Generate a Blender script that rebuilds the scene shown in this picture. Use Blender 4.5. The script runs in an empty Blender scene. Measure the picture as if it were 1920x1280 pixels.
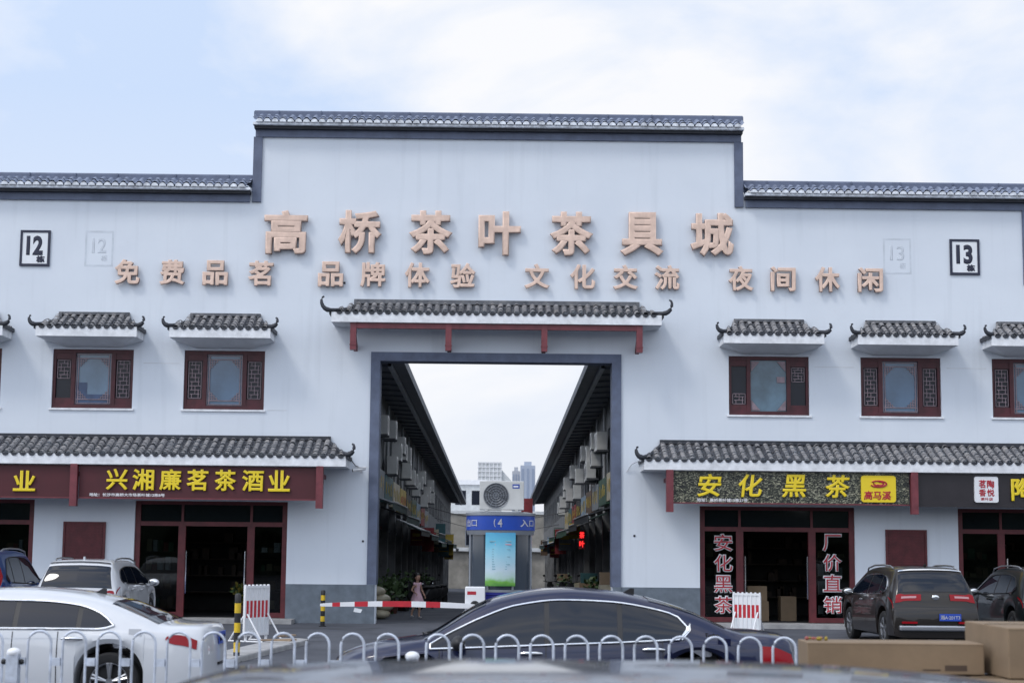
import bpy, math, random
from mathutils import Vector, Matrix
random.seed(7)
R = math.radians
SC = bpy.context.scene
COL = SC.collection

# ---------------------------------------------------------------- camera
cam_d = bpy.data.cameras.new("camera")
cam = bpy.data.objects.new("camera", cam_d); COL.objects.link(cam)
_rot = Matrix(((0.9999206759, -0.0105512011, -0.0068785198),
               (-0.0081225179, -0.1227954084, -0.9923987669),
               (0.0096263483, 0.9923759166, -0.1228713701)))
cam.matrix_world = Matrix.Translation((0.1, -42.2, 1.85)) @ _rot.to_4x4()
cam_d.sensor_width = 36.0
cam_d.lens = 3150.0 / 1920.0 * 36.0
cam_d.clip_start = 0.1; cam_d.clip_end = 6000
cam_d.dof.use_dof = True
cam_d.dof.focus_distance = 41.0
cam_d.dof.aperture_fstop = 2.8
SC.camera = cam

# ---------------------------------------------------------------- world and sun
SUN_EL, SUN_AZ = R(52), R(228)      # azimuth clockwise from +Y
W = bpy.data.worlds.new("World"); SC.world = W; W.use_nodes = True
nt = W.node_tree; nt.nodes.clear()
def N(t, **k):
    n = nt.nodes.new(t)
    for a, b in k.items(): setattr(n, a, b)
    return n
L = lambda a, b: nt.links.new(a, b)
out = N('ShaderNodeOutputWorld'); bg = N('ShaderNodeBackground'); L(bg.outputs[0], out.inputs[0])
sky = N('ShaderNodeTexSky', sky_type='NISHITA'); sky.sun_disc = False
sky.sun_elevation = SUN_EL; sky.sun_rotation = SUN_AZ
sky.air_density = 1.0; sky.dust_density = 1.5; sky.ozone_density = 1.5
tc = N('ShaderNodeTexCoord')
mp = N('ShaderNodeMapping'); mp.inputs['Location'].default_value = (7.65, -1.30, -2.35); mp.inputs['Scale'].default_value = (2.2, 2.2, 4.2)
L(tc.outputs['Generated'], mp.inputs['Vector'])
n1 = N('ShaderNodeTexNoise'); n1.inputs['Scale'].default_value = 1.9; n1.inputs['Detail'].default_value = 7; n1.inputs['Roughness'].default_value = 0.52
n1.inputs['Distortion'].default_value = 0.35
L(mp.outputs[0], n1.inputs['Vector'])
cr = N('ShaderNodeValToRGB'); cr.color_ramp.elements[0].position = 0.42; cr.color_ramp.elements[1].position = 0.62
L(n1.outputs['Fac'], cr.inputs[0])
# thin veil: the clear sky itself is milky
veil = N('ShaderNodeMix', data_type='RGBA')
sepz = N('ShaderNodeSeparateXYZ'); L(tc.outputs['Generated'], sepz.inputs[0])
mrz = N('ShaderNodeMapRange'); mrz.inputs['From Min'].default_value = 0.35; mrz.inputs['From Max'].default_value = 0.9; mrz.inputs['To Min'].default_value = 0.90; mrz.inputs['To Max'].default_value = 0.35
L(sepz.outputs[2], mrz.inputs['Value']); L(mrz.outputs[0], veil.inputs[0])
hz = N('ShaderNodeMix', data_type='RGBA'); hz.inputs['A'].default_value = (8.6, 8.85, 9.5, 1); hz.inputs['B'].default_value = (6.2, 7.5, 9.8, 1)   # paler towards the horizon
mrh = N('ShaderNodeMapRange'); mrh.inputs['From Min'].default_value = 0.03; mrh.inputs['From Max'].default_value = 0.26; L(sepz.outputs[2], mrh.inputs['Value']); L(mrh.outputs[0], hz.inputs[0])
L(hz.outputs['Result'], veil.inputs['B'])
L(sky.outputs[0], veil.inputs['A'])
cl = N('ShaderNodeMix', data_type='RGBA'); cl.inputs['B'].default_value = (9.0, 9.1, 9.4, 1)
L(cr.outputs[0], cl.inputs[0]); L(veil.outputs['Result'], cl.inputs['A'])
# the cloud layer glows around the veiled sun
_sv = (math.sin(SUN_AZ)*math.cos(SUN_EL), math.cos(SUN_AZ)*math.cos(SUN_EL), math.sin(SUN_EL))
dotn = N('ShaderNodeVectorMath', operation='DOT_PRODUCT'); L(tc.outputs['Generated'], dotn.inputs[0]); dotn.inputs[1].default_value = _sv
gl_ = N('ShaderNodeMapRange', interpolation_type='SMOOTHSTEP'); gl_.inputs['From Min'].default_value = -0.1; gl_.inputs['From Max'].default_value = 1.0; gl_.inputs['To Min'].default_value = 1.0; gl_.inputs['To Max'].default_value = 1.9
L(dotn.outputs['Value'], gl_.inputs['Value'])
vs = N('ShaderNodeVectorMath', operation='SCALE'); L(cl.outputs['Result'], vs.inputs[0]); L(gl_.outputs[0], vs.inputs['Scale'])
L(vs.outputs[0], bg.inputs['Color'])
bg.inputs['Strength'].default_value = 0.1

sun_d = bpy.data.lights.new("sun", 'SUN'); sun_d.energy = 1.0; sun_d.angle = R(12); sun_d.color = (1.0, 0.96, 0.9)
sun = bpy.data.objects.new("sun", sun_d); COL.objects.link(sun)
_sd = Vector((math.sin(SUN_AZ)*math.cos(SUN_EL), math.cos(SUN_AZ)*math.cos(SUN_EL), math.sin(SUN_EL)))
sun.rotation_euler = _sd.to_track_quat('Z', 'Y').to_euler()
sun.location = _sd * 60

SC.view_settings.view_transform = 'Standard'; SC.view_settings.look = 'None'
SC.view_settings.exposure = 0.09; SC.view_settings.gamma = 1.0

# ---------------------------------------------------------------- helpers
def mat(name, col, rough=0.6, metal=0.0, var=0.0, scale=3.0, bump=0.0, bscale=40.0, coat=0.0, spec=0.5, emit=0.0, stretch=None, col2=None):
    m = bpy.data.materials.new(name); m.use_nodes = True
    t = m.node_tree; b = t.nodes['Principled BSDF']
    b.inputs['Roughness'].default_value = rough; b.inputs['Metallic'].default_value = metal
    b.inputs['Specular IOR Level'].default_value = spec
    if coat: b.inputs['Coat Weight'].default_value = coat; b.inputs['Coat Roughness'].default_value = 0.03
    c = (*col, 1)
    b.inputs['Base Color'].default_value = c
    if emit:
        b.inputs['Emission Color'].default_value = c; b.inputs['Emission Strength'].default_value = emit
    if var or bump:
        tcn = t.nodes.new('ShaderNodeTexCoord'); mpn = t.nodes.new('ShaderNodeMapping')
        t.links.new(tcn.outputs['Object'], mpn.inputs[0])
        if stretch: mpn.inputs['Scale'].default_value = stretch
    if var:
        n = t.nodes.new('ShaderNodeTexNoise'); n.inputs['Scale'].default_value = scale; n.inputs['Detail'].default_value = 6; n.inputs['Roughness'].default_value = 0.6
        t.links.new(mpn.outputs[0], n.inputs['Vector'])
        r = t.nodes.new('ShaderNodeValToRGB'); r.color_ramp.elements[0].position = 0.3; r.color_ramp.elements[1].position = 0.7
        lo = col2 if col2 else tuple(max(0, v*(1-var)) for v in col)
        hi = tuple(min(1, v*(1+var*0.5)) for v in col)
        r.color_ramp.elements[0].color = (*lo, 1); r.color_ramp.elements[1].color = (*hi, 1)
        t.links.new(n.outputs['Fac'], r.inputs[0]); t.links.new(r.outputs[0], b.inputs['Base Color'])
    if bump:
        n2 = t.nodes.new('ShaderNodeTexNoise'); n2.inputs['Scale'].default_value = bscale; n2.inputs['Detail'].default_value = 4
        t.links.new(mpn.outputs[0], n2.inputs['Vector'])
        bp = t.nodes.new('ShaderNodeBump'); bp.inputs['Strength'].default_value = bump; bp.inputs['Distance'].default_value = 0.02
        t.links.new(n2.outputs['Fac'], bp.inputs['Height']); t.links.new(bp.outputs[0], b.inputs['Normal'])
    return m

class MB:
    def __init__(s): s.v = []; s.f = []; s.m = []
    def face(s, idx, m=0): s.f.append(tuple(idx)); s.m.append(m)
    def quad(s, a, b, c, d, m=0):
        i = len(s.v); s.v += [tuple(a), tuple(b), tuple(c), tuple(d)]; s.face((i, i+1, i+2, i+3), m)
    def box(s, x0, x1, y0, y1, z0, z1, m=0):
        if x0 > x1: x0, x1 = x1, x0
        if y0 > y1: y0, y1 = y1, y0
        if z0 > z1: z0, z1 = z1, z0
        i = len(s.v)
        s.v += [(x0,y0,z0),(x1,y0,z0),(x1,y1,z0),(x0,y1,z0),(x0,y0,z1),(x1,y0,z1),(x1,y1,z1),(x0,y1,z1)]
        for q in ((0,3,2,1),(4,5,6,7),(0,1,5,4),(1,2,6,5),(2,3,7,6),(3,0,4,7)): s.face([i+k for k in q], m)
    def grid(s, rows, m=0, closed=False):
        i = len(s.v); nr = len(rows); nc = len(rows[0])
        for r in rows: s.v += [tuple(p) for p in r]
        for a in range(nr-1):
            for b in range(nc if closed else nc-1):
                b2 = (b+1) % nc
                s.face((i+a*nc+b, i+a*nc+b2, i+(a+1)*nc+b2, i+(a+1)*nc+b), m)
        return i
    def tube(s, pts, r, n=8, m=0, cap=True):
        pts = [Vector(p) for p in pts]; rows = []
        for k, p in enumerate(pts):
            t = (pts[min(k+1, len(pts)-1)] - pts[max(k-1, 0)]).normalized()
            a = Vector((0,0,1)) if abs(t.z) < 0.9 else Vector((1,0,0))
            u = t.cross(a).normalized(); w = t.cross(u)
            rr = r[k] if isinstance(r, (list, tuple)) else r
            rows.append([p + (u*math.cos(2*math.pi*j/n) + w*math.sin(2*math.pi*j/n))*rr for j in range(n)])
        i = s.grid(rows, m, True)
        if cap:
            s.face([i+j for j in range(n)][::-1], m); e = i+(len(pts)-1)*n; s.face([e+j for j in range(n)], m)
    def lathe(s, prof, c=(0,0,0), axis='z', n=24, m=0, caps=True):
        rows = []
        for r, h in prof:
            row = []
            for j in range(n):
                a = 2*math.pi*j/n; ca, sa = r*math.cos(a), r*math.sin(a)
                p = {'z': (ca, sa, h), 'y': (ca, h, sa), 'x': (h, ca, sa)}[axis]
                row.append((c[0]+p[0], c[1]+p[1], c[2]+p[2]))
            rows.append(row)
        i = s.grid(rows, m, True)
        if caps:
            s.face([i+j for j in range(n)], m); e = i+(len(prof)-1)*n; s.face([e+j for j in range(n)][::-1], m)
    def prism(s, poly, y0, y1, m=0, ax='y'):
        n = len(poly); i = len(s.v)
        f = (lambda a, b, h: (a, h, b)) if ax == 'y' else ((lambda a, b, h: (h, a, b)) if ax == 'x' else (lambda a, b, h: (a, b, h)))
        s.v += [f(a, b, y0) for a, b in poly] + [f(a, b, y1) for a, b in poly]
        s.face([i+k for k in range(n)], m); s.face([i+n+k for k in range(n)][::-1], m)
        for k in range(n):
            k2 = (k+1) % n; s.face((i+k, i+n+k, i+n+k2, i+k2), m)
    def ell(s, c, r, m=0, n=12, k=8):
        rows = []
        for a in range(k+1):
            th = math.pi*a/k; rows.append([(c[0]+r[0]*math.sin(th)*math.cos(2*math.pi*j/n), c[1]+r[1]*math.sin(th)*math.sin(2*math.pi*j/n), c[2]+r[2]*math.cos(th)) for j in range(n)])
        s.grid(rows, m, True)
    def xf(s, M, start=0):
        for k in range(start, len(s.v)): s.v[k] = tuple(M @ Vector(s.v[k]))
    def build(s, name, mats, parent=None, smooth=None, fix=True, out_from=None):
        if out_from is not None:
            q = Vector(out_from)
            for k, f in enumerate(s.f):
                P = [Vector(s.v[i]) for i in f]; n = (P[2]-P[0]).cross(P[-1]-P[1]); c = sum(P, Vector())/len(P)
                if n.dot(c-q) < 0: s.f[k] = f[::-1]
            fix = False
        me = bpy.data.meshes.new(name); me.from_pydata(s.v, [], s.f)
        ms = mats if isinstance(mats, (list, tuple)) else [mats]
        for q in ms: me.materials.append(q)
        me.polygons.foreach_set('material_index', s.m)
        if fix:
            import bmesh
            bm = bmesh.new(); bm.from_mesh(me); bmesh.ops.recalc_face_normals(bm, faces=bm.faces); bm.to_mesh(me); bm.free()
        if smooth is not None:
            me.shade_smooth()
            if smooth < 170: me.set_sharp_from_angle(angle=R(smooth))
        o = bpy.data.objects.new(name, me); COL.objects.link(o)
        if parent: o.parent = parent
        return o

def tag(o, label, cat, group=None, kind=None):
    if label: o['label'] = label
    if cat: o['category'] = cat
    if group: o['group'] = group
    if kind: o['kind'] = kind
    return o
def empty(name, loc=(0,0,0), rz=0.0):
    o = bpy.data.objects.new(name, None); COL.objects.link(o); o.location = loc; o.rotation_euler = (0,0,rz); o.empty_display_size = 0.2
    return o
def part(name, parent, loc=(0,0,0)):
    o = bpy.data.objects.new(name, None); COL.objects.link(o); o.location = loc; o.parent = parent; o.empty_display_size = 0.1
    return o
def copy_tree(o, parent=None):
    c = o.copy(); COL.objects.link(c)
    if parent: c.parent = parent
    for ch in list(o.children): copy_tree(ch, c)
    return c

_font = bpy.data.curves.new("lettering", 'FONT')
_fo = bpy.data.objects.new("lettering", _font); COL.objects.link(_fo)
def glyphs(body, w=None, h=None, c=(0,0), depth=0.0, bold=0.0, shear=0.0):
    """verts in x (right), z (up) centred on c; front at y=0, back at y=depth"""
    e = depth/2 if depth else 0.0
    _font.body = body; _font.size = 1.0; _font.extrude = e; _font.offset = 0.0; _font.bevel_depth = bold; _font.bevel_resolution = 0; _font.shear = shear; _font.resolution_u = 4
    dg = bpy.context.evaluated_depsgraph_get(); dg.update()
    me = bpy.data.meshes.new_from_object(_fo.evaluated_get(dg))
    if bold:                       # widened strokes: flatten the bevel so that the letter has one flat face
        for v in me.vertices:
            if abs(v.co.z) > e+bold*0.5: v.co.z = math.copysign(e+0.0012, v.co.z)
    xs = [v.co.x for v in me.vertices]; ys = [v.co.y for v in me.vertices]
    x0, x1, y0, y1 = min(xs), max(xs), min(ys), max(ys)
    sx = (w/(x1-x0)) if w else None; sy = (h/(y1-y0)) if h else None
    sx = sx or sy; sy = sy or sx
    for v in me.vertices:
        x, y, z = v.co
        v.co = (c[0]+(x-(x0+x1)/2)*sx, e - z, c[1]+(y-(y0+y1)/2)*sy)
    me.materials.clear()
    return me
def text(name, body, mats, parent=None, loc=(0,0,0), w=None, h=None, c=(0,0), depth=0.0, bold=0.0, shear=0.0):
    me = glyphs(body, w, h, c, depth, bold, shear); me.name = name
    for q in (mats if isinstance(mats, (list, tuple)) else [mats]): me.materials.append(q)
    if isinstance(mats, (list, tuple)) and len(mats) > 1:
        for p in me.polygons: p.material_index = 0 if abs(p.normal.y) > 0.7 else 1
    o = bpy.data.objects.new(name, me); COL.objects.link(o); o.location = loc
    if parent: o.parent = parent
    return o

# ---------------------------------------------------------------- materials
def wall_paint():
    m = mat('white_wall_paint', (0.74, 0.77, 0.80), 0.75, spec=0.25)
    t = m.node_tree; b = t.nodes['Principled BSDF']; ln = t.links.new
    tcn = t.nodes.new('ShaderNodeTexCoord')
    def noise(sc, stretch, lo, hi):
        mpn = t.nodes.new('ShaderNodeMapping'); mpn.inputs['Scale'].default_value = stretch; ln(tcn.outputs['Object'], mpn.inputs[0])
        n = t.nodes.new('ShaderNodeTexNoise'); n.inputs['Scale'].default_value = sc; n.inputs['Detail'].default_value = 5; ln(mpn.outputs[0], n.inputs['Vector'])
        r = t.nodes.new('ShaderNodeMapRange'); r.inputs['From Min'].default_value = lo; r.inputs['From Max'].default_value = hi; ln(n.outputs['Fac'], r.inputs['Value'])
        return r.outputs[0]
    a = noise(0.55, (1,1,1), 0.35, 0.7); s1 = noise(2.2, (1.6,1,0.10), 0.56, 0.80); s2 = noise(9, (1,1,1), 0.62, 0.8)
    mx = t.nodes.new('ShaderNodeMix'); mx.data_type = 'RGBA'; mx.inputs['A'].default_value = (0.70,0.75,0.81,1); mx.inputs['B'].default_value = (0.655,0.705,0.77,1); ln(a, mx.inputs[0])
    def over(prev, fac, col, k):
        mm = t.nodes.new('ShaderNodeMath'); mm.operation = 'MULTIPLY'; mm.inputs[1].default_value = k; ln(fac, mm.inputs[0])
        q = t.nodes.new('ShaderNodeMix'); q.data_type = 'RGBA'; ln(prev, q.inputs['A']); q.inputs['B'].default_value = (*col,1); ln(mm.outputs[0], q.inputs[0]); return q.outputs['Result']
    c1 = over(mx.outputs['Result'], s1, (0.47,0.51,0.56), 0.32); c2 = over(c1, s2, (0.60,0.61,0.62), 0.25)
    ln(c2, b.inputs['Base Color'])
    bn = t.nodes.new('ShaderNodeTexNoise'); bn.inputs['Scale'].default_value = 3; bn.inputs['Detail'].default_value = 8; ln(tcn.outputs['Object'], bn.inputs['Vector'])
    bp = t.nodes.new('ShaderNodeBump'); bp.inputs['Strength'].default_value = 0.25; bp.inputs['Distance'].default_value = 0.02; ln(bn.outputs['Fac'], bp.inputs['Height']); ln(bp.outputs[0], b.inputs['Normal'])
    return m
M_WALL = wall_paint()
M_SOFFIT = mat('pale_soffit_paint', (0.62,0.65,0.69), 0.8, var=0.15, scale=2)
M_FASCIA = mat('white_fascia', (0.78,0.80,0.83), 0.7, var=0.22, scale=5)
M_GREYTRIM = mat('slate_grey_trim', (0.120,0.145,0.215), 0.7, var=0.25, scale=3)
M_DADO = mat('grey_stone_dado', (0.135,0.165,0.20), 0.7, var=0.25, scale=4, bump=0.2)
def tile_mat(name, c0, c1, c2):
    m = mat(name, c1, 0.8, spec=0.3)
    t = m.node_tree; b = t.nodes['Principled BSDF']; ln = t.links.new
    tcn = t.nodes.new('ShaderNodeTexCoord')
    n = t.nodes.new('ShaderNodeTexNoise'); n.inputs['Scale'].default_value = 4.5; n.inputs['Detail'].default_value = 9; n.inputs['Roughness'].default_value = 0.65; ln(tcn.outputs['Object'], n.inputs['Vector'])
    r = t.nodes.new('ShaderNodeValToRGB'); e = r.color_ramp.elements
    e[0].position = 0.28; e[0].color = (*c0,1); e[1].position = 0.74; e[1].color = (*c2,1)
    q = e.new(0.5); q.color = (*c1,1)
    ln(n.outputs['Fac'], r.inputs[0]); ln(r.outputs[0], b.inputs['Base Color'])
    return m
M_TILE = [tile_mat('grey_clay_pan_tile', (0.030,0.032,0.040), (0.066,0.070,0.082), (0.13,0.13,0.14)), tile_mat('grey_clay_cover_tile', (0.10,0.104,0.118), (0.22,0.218,0.225), (0.36,0.34,0.33))]  # column shading put into the colour: pans darkened, covers lightened
M_TILE_CAP = tile_mat('grey_clay_ridge_tile', (0.06,0.066,0.08), (0.12,0.126,0.14), (0.21,0.21,0.215))
M_TILE_BLUE = mat('blue_grey_tile', (0.20,0.235,0.32), 0.7, var=0.45, scale=6)
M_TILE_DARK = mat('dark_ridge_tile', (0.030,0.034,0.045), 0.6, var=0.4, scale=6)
M_TILE_END = mat('white_tile_end', (0.72,0.76,0.82), 0.7, var=0.45, scale=7)
M_RED = mat('dark_red_wood', (0.110,0.015,0.020), 0.5, var=0.35, scale=5)
M_REDW = mat('dark_maroon_window_wood', (0.070,0.011,0.017), 0.5, var=0.35, scale=5)
M_RED_BR = mat('red_bracket_paint', (0.17,0.035,0.045), 0.5, var=0.3, scale=5)
M_MAROON = mat('maroon_sign_panel', (0.072,0.009,0.014), 0.55, var=0.15, scale=2)
M_DARKPANEL = mat('dark_brown_panel', (0.022,0.018,0.022), 0.4, var=0.2)
M_LATT = mat('lattice_wood', (0.27,0.205,0.235), 0.5, var=0.3, scale=10)
M_PANE = mat('blue_grey_window_glass', (0.105,0.185,0.275), 0.08, var=0.3, scale=1.2, spec=0.6)  # sky reflection put into the blue base colour of the glass
M_PANE_D = mat('dark_window_glass', (0.012,0.015,0.024), 0.10, spec=0.25)
M_SHOPGLASS = mat('dark_shop_glass', (0.008,0.011,0.014), 0.05, spec=0.35)
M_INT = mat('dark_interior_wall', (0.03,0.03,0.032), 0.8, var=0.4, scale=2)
M_INT_SHELF = mat('brown_shelf', (0.06,0.04,0.03), 0.6, var=0.4)
M_TAN = mat('tan_letter_face', (0.76,0.56,0.455), 0.6, var=0.24, scale=3.5)
M_TAN_S = mat('brown_letter_side', (0.26,0.16,0.14), 0.6)
M_NAVY = mat('navy_number_paint', (0.013,0.017,0.042), 0.5)
M_PLATE = mat('white_number_plate', (0.76,0.79,0.82), 0.5, var=0.05)
M_GHOST = mat('faded_outline_paint', (0.60,0.65,0.71), 0.8, var=0.14, scale=3)
M_YEL = mat('yellow_letter_face', (0.80,0.60,0.02), 0.35)
M_YEL_S = mat('dark_yellow_letter_side', (0.28,0.20,0.01), 0.4)
M_WHITE = mat('white_paint', (0.78,0.79,0.81), 0.45, var=0.08, scale=4)
M_WHITE_T = mat('white_lettering', (0.75,0.75,0.77), 0.5)
M_REDT = mat('red_lettering', (0.42,0.02,0.035), 0.45)
M_BLACK = mat('black_plastic', (0.012,0.012,0.014), 0.5, var=0.2)
M_RUB = mat('tyre_rubber', (0.016,0.016,0.017), 0.85, var=0.3, scale=12)
M_ALU = mat('silver_alloy', (0.42,0.43,0.45), 0.3, 0.9)
M_CHROME = mat('chrome_trim', (0.78,0.79,0.80), 0.12, 1.0)
M_STEEL = mat('galvanised_rail', (0.60,0.65,0.74), 0.45, 0.15, var=0.40, scale=7)
M_GLASS_CAR = mat('tinted_car_glass', (0.006,0.009,0.016), 0.02, spec=0.5)
M_LAMP = mat('red_tail_lamp', (0.27,0.004,0.010), 0.2, spec=0.3)
M_LAMP_W = mat('clear_lamp_lens', (0.50,0.28,0.30), 0.2, spec=0.3)
M_BLUEP = mat('blue_number_plate', (0.02,0.07,0.42), 0.4)
M_YELLOW_B = mat('yellow_bollard_band', (0.68,0.46,0.02), 0.5, var=0.25, scale=9)
M_REDP = mat('red_barrier_paint', (0.52,0.02,0.035), 0.45, var=0.2, scale=6)
M_CARD = mat('brown_cardboard', (0.225,0.160,0.100), 0.85, var=0.18, scale=2.5, bump=0.1, bscale=20)
M_CARD_D = mat('cardboard_edge', (0.12,0.085,0.05), 0.85, var=0.2)
M_TAPE = mat('packing_tape', (0.30,0.22,0.14), 0.25)
M_CONC = mat('pale_concrete', (0.36,0.36,0.36), 0.85, var=0.3, scale=3, bump=0.3)
M_WOOD = mat('weathered_plank', (0.30,0.22,0.15), 0.8, var=0.4, scale=6)
M_AC = mat('offwhite_ac_casing', (0.56,0.565,0.55), 0.5, var=0.15, scale=3)
M_AC_D = mat('dark_ac_grille', (0.07,0.075,0.085), 0.5)
M_BLUE_BAND = mat('kiosk_blue_band', (0.008,0.055,0.36), 0.35, var=0.12)
M_BLUE_BASE = mat('kiosk_dark_blue_base', (0.014,0.018,0.20), 0.4, var=0.15)
M_KGLASS = mat('kiosk_dark_glass', (0.045,0.058,0.075), 0.06, spec=0.6)
M_KFRAME = mat('grey_metal_frame', (0.26,0.28,0.31), 0.4, 0.4, var=0.2)

def clear_glass():
    m = bpy.data.materials.new('tinted_shop_pane'); m.use_nodes = True; t = m.node_tree; t.nodes.clear()
    o = t.nodes.new('ShaderNodeOutputMaterial'); mx = t.nodes.new('ShaderNodeMixShader'); tr = t.nodes.new('ShaderNodeBsdfTransparent'); gl = t.nodes.new('ShaderNodeBsdfGlossy'); fr = t.nodes.new('ShaderNodeFresnel')
    tr.inputs[0].default_value = (0.42,0.46,0.47,1); gl.inputs['Roughness'].default_value = 0.03; fr.inputs[0].default_value = 1.45
    t.links.new(fr.outputs[0], mx.inputs[0]); t.links.new(tr.outputs[0], mx.inputs[1]); t.links.new(gl.outputs[0], mx.inputs[2]); t.links.new(mx.outputs[0], o.inputs[0])
    return m
M_CLEARGLASS = clear_glass()
PI = math.pi

# ================================================================ SETTING
def asphalt():
    m = mat('asphalt', (0.075,0.08,0.092), 0.85, spec=0.3)
    t = m.node_tree; b = t.nodes['Principled BSDF']; ln = t.links.new
    tcn = t.nodes.new('ShaderNodeTexCoord')
    n = t.nodes.new('ShaderNodeTexNoise'); n.inputs['Scale'].default_value = 0.35; n.inputs['Detail'].default_value = 8; ln(tcn.outputs['Object'], n.inputs['Vector'])
    n2 = t.nodes.new('ShaderNodeTexNoise'); n2.inputs['Scale'].default_value = 45; n2.inputs['Detail'].default_value = 3; ln(tcn.outputs['Object'], n2.inputs['Vector'])
    mx = t.nodes.new('ShaderNodeMix'); mx.inputs[0].default_value = 0.35; ln(n.outputs['Fac'], mx.inputs['A']); ln(n2.outputs['Fac'], mx.inputs['B'])
    r = t.nodes.new('ShaderNodeValToRGB'); e = r.color_ramp.elements
    e[0].position = 0.32; e[0].color = (0.042,0.046,0.058,1); e[1].position = 0.70; e[1].color = (0.110,0.118,0.138,1)
    ln(mx.outputs['Result'], r.inputs[0])
    n3 = t.nodes.new('ShaderNodeTexNoise'); n3.inputs['Scale'].default_value = 0.9; n3.inputs['Detail'].default_value = 5; n3.inputs['Distortion'].default_value = 0.6; ln(tcn.outputs['Object'], n3.inputs['Vector'])
    r3 = t.nodes.new('ShaderNodeMapRange'); r3.inputs['From Min'].default_value = 0.54; r3.inputs['From Max'].default_value = 0.66; r3.inputs['To Max'].default_value = 0.6; ln(n3.outputs['Fac'], r3.inputs['Value'])
    q3 = t.nodes.new('ShaderNodeMix'); q3.data_type = 'RGBA'; ln(r3.outputs[0], q3.inputs[0]); ln(r.outputs[0], q3.inputs['A']); q3.inputs['B'].default_value = (0.035,0.037,0.044,1); ln(q3.outputs['Result'], b.inputs['Base Color'])
    bp = t.nodes.new('ShaderNodeBump'); bp.inputs['Strength'].default_value = 0.4; bp.inputs['Distance'].default_value = 0.01; ln(n2.outputs['Fac'], bp.inputs['Height']); ln(bp.outputs[0], b.inputs['Normal'])
    return m
M_ASPH = asphalt()
g = MB()
SL = 0.0155                                        # the alley falls gently away from the gate
ys = [(-400,0),(-60,0),(-10,0),(0.6,0),(85,-84.4*SL),(300,-84.4*SL),(2500,-84.4*SL)]
xs = [-1500,-200,-20,0,20,200,1500]
g.grid([[(x,y,z) for x in xs] for y,z in ys])
tag(g.build('ground', M_ASPH), None, None, kind='structure')
def sz(y): return -SL*max(0.0, min(y,85)-0.6)

# ================================================================ TILE WORK
def tiles(mb, at0, at1, ae0, ae1, depth, zt, ze, pitch=0.21, rows=5, r=0.055, sag=0.06, M=None, b0=0.0, m=0, ph=0.0, two=True):
    """corrugated roof slope: a along the eave, b outwards, top line at b0 from at0..at1, eave from ae0..ae1"""
    st = len(mb.v); rnd = random.Random(3)
    n = max(4, int((ae1-ae0)/pitch*10)); cols = [ae0+(ae1-ae0)*k/n for k in range(n+1)]
    def v0(a):
        if a < at0: return (at0-a)/max(1e-6, at0-ae0)
        if a > at1: return (a-at1)/max(1e-6, ae1-at1)
        return 0.0
    jit = {}
    for rw in range(rows):
        rr = []
        for e in (0.0, 0.5, 1.0):
            line = []
            for a in cols:
                u = ((a+ph)/pitch) % 1.0 - 0.5
                kidx = (int((a+ph)//pitch), rw)
                j = jit.setdefault(kidx, (rnd.uniform(-.016,.018), rnd.uniform(-.035,.035)))
                h = r*math.sqrt(max(0, 1-(u/0.30)**2)) if abs(u) < 0.30 else -r*0.45*math.cos((abs(u)-0.5)/0.2*math.pi/2)
                vv = (rw+e)/rows + (j[1] if 0 < rw+e < rows else 0)
                v = max(vv, v0(a)); v = min(v, 1.0)
                z = zt+(ze-zt)*v - sag*4*v*(1-v)*0.5 + h + 0.012*e + j[0]*0.6
                line.append((a, -(b0+(depth-b0)*v), z))
            rr.append(line)
        f0 = len(mb.f); mb.grid(rr, m)
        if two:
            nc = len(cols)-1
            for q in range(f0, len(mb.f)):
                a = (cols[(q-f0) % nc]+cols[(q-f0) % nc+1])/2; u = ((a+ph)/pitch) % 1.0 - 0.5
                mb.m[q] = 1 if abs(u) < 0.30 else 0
    if M is not None: mb.xf(M, st)
def drips(mb, a0, a1, b, z, pitch=0.21, r=0.075, M=None, m=0, thick=0.03, up=False, ph=0.0):
    """row of rounded tile ends hanging over the fascia"""
    st = len(mb.v)
    k0 = math.ceil((a0+ph)/pitch)
    k = k0
    while k*pitch-ph <= a1:
        c = k*pitch-ph
        if up: poly = [(c+r*math.cos(math.pi*j/8), z+r*math.sin(math.pi*j/8)) for j in range(9)]
        else: poly = [(c+r*1.15*math.cos(math.pi*j/8), z-r*math.sin(math.pi*j/8)) for j in range(9)]
        mb.prism(poly, -b, -b+thick, m); k += 1
    if M is not None: mb.xf(M, st)
def curl(mb, p0, p1, side, size=0.28, r=0.05, out=0.25, m=0):
    """hip ridge from p0 (top) to p1 (corner) ending in an upturned hook; side = -1 left / +1 right"""
    p0 = Vector(p0); p1 = Vector(p1); pts = []
    for k in range(7):
        t = k/6; p = p0.lerp(p1, t); p.z -= 0.16*math.sin(math.pi*t)*abs(p0.z-p1.z); pts.append(p)
    o = pts[-1]; s = size
    hook = [(0.22,0.02),(0.42,0.12),(0.58,0.30),(0.66,0.52),(0.68,0.74),(0.62,0.92),(0.48,1.0)]
    for hx, hz in hook: pts.append(o + Vector((side*hx*s*out/0.25, -0.10*hx*s, hz*s)))
    rad = [r]*7 + [r*1.25, r*1.1, r*0.95, r*0.8, r*0.65, r*0.55, r*0.4]
    mb.tube(pts, rad, 8, m)

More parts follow.
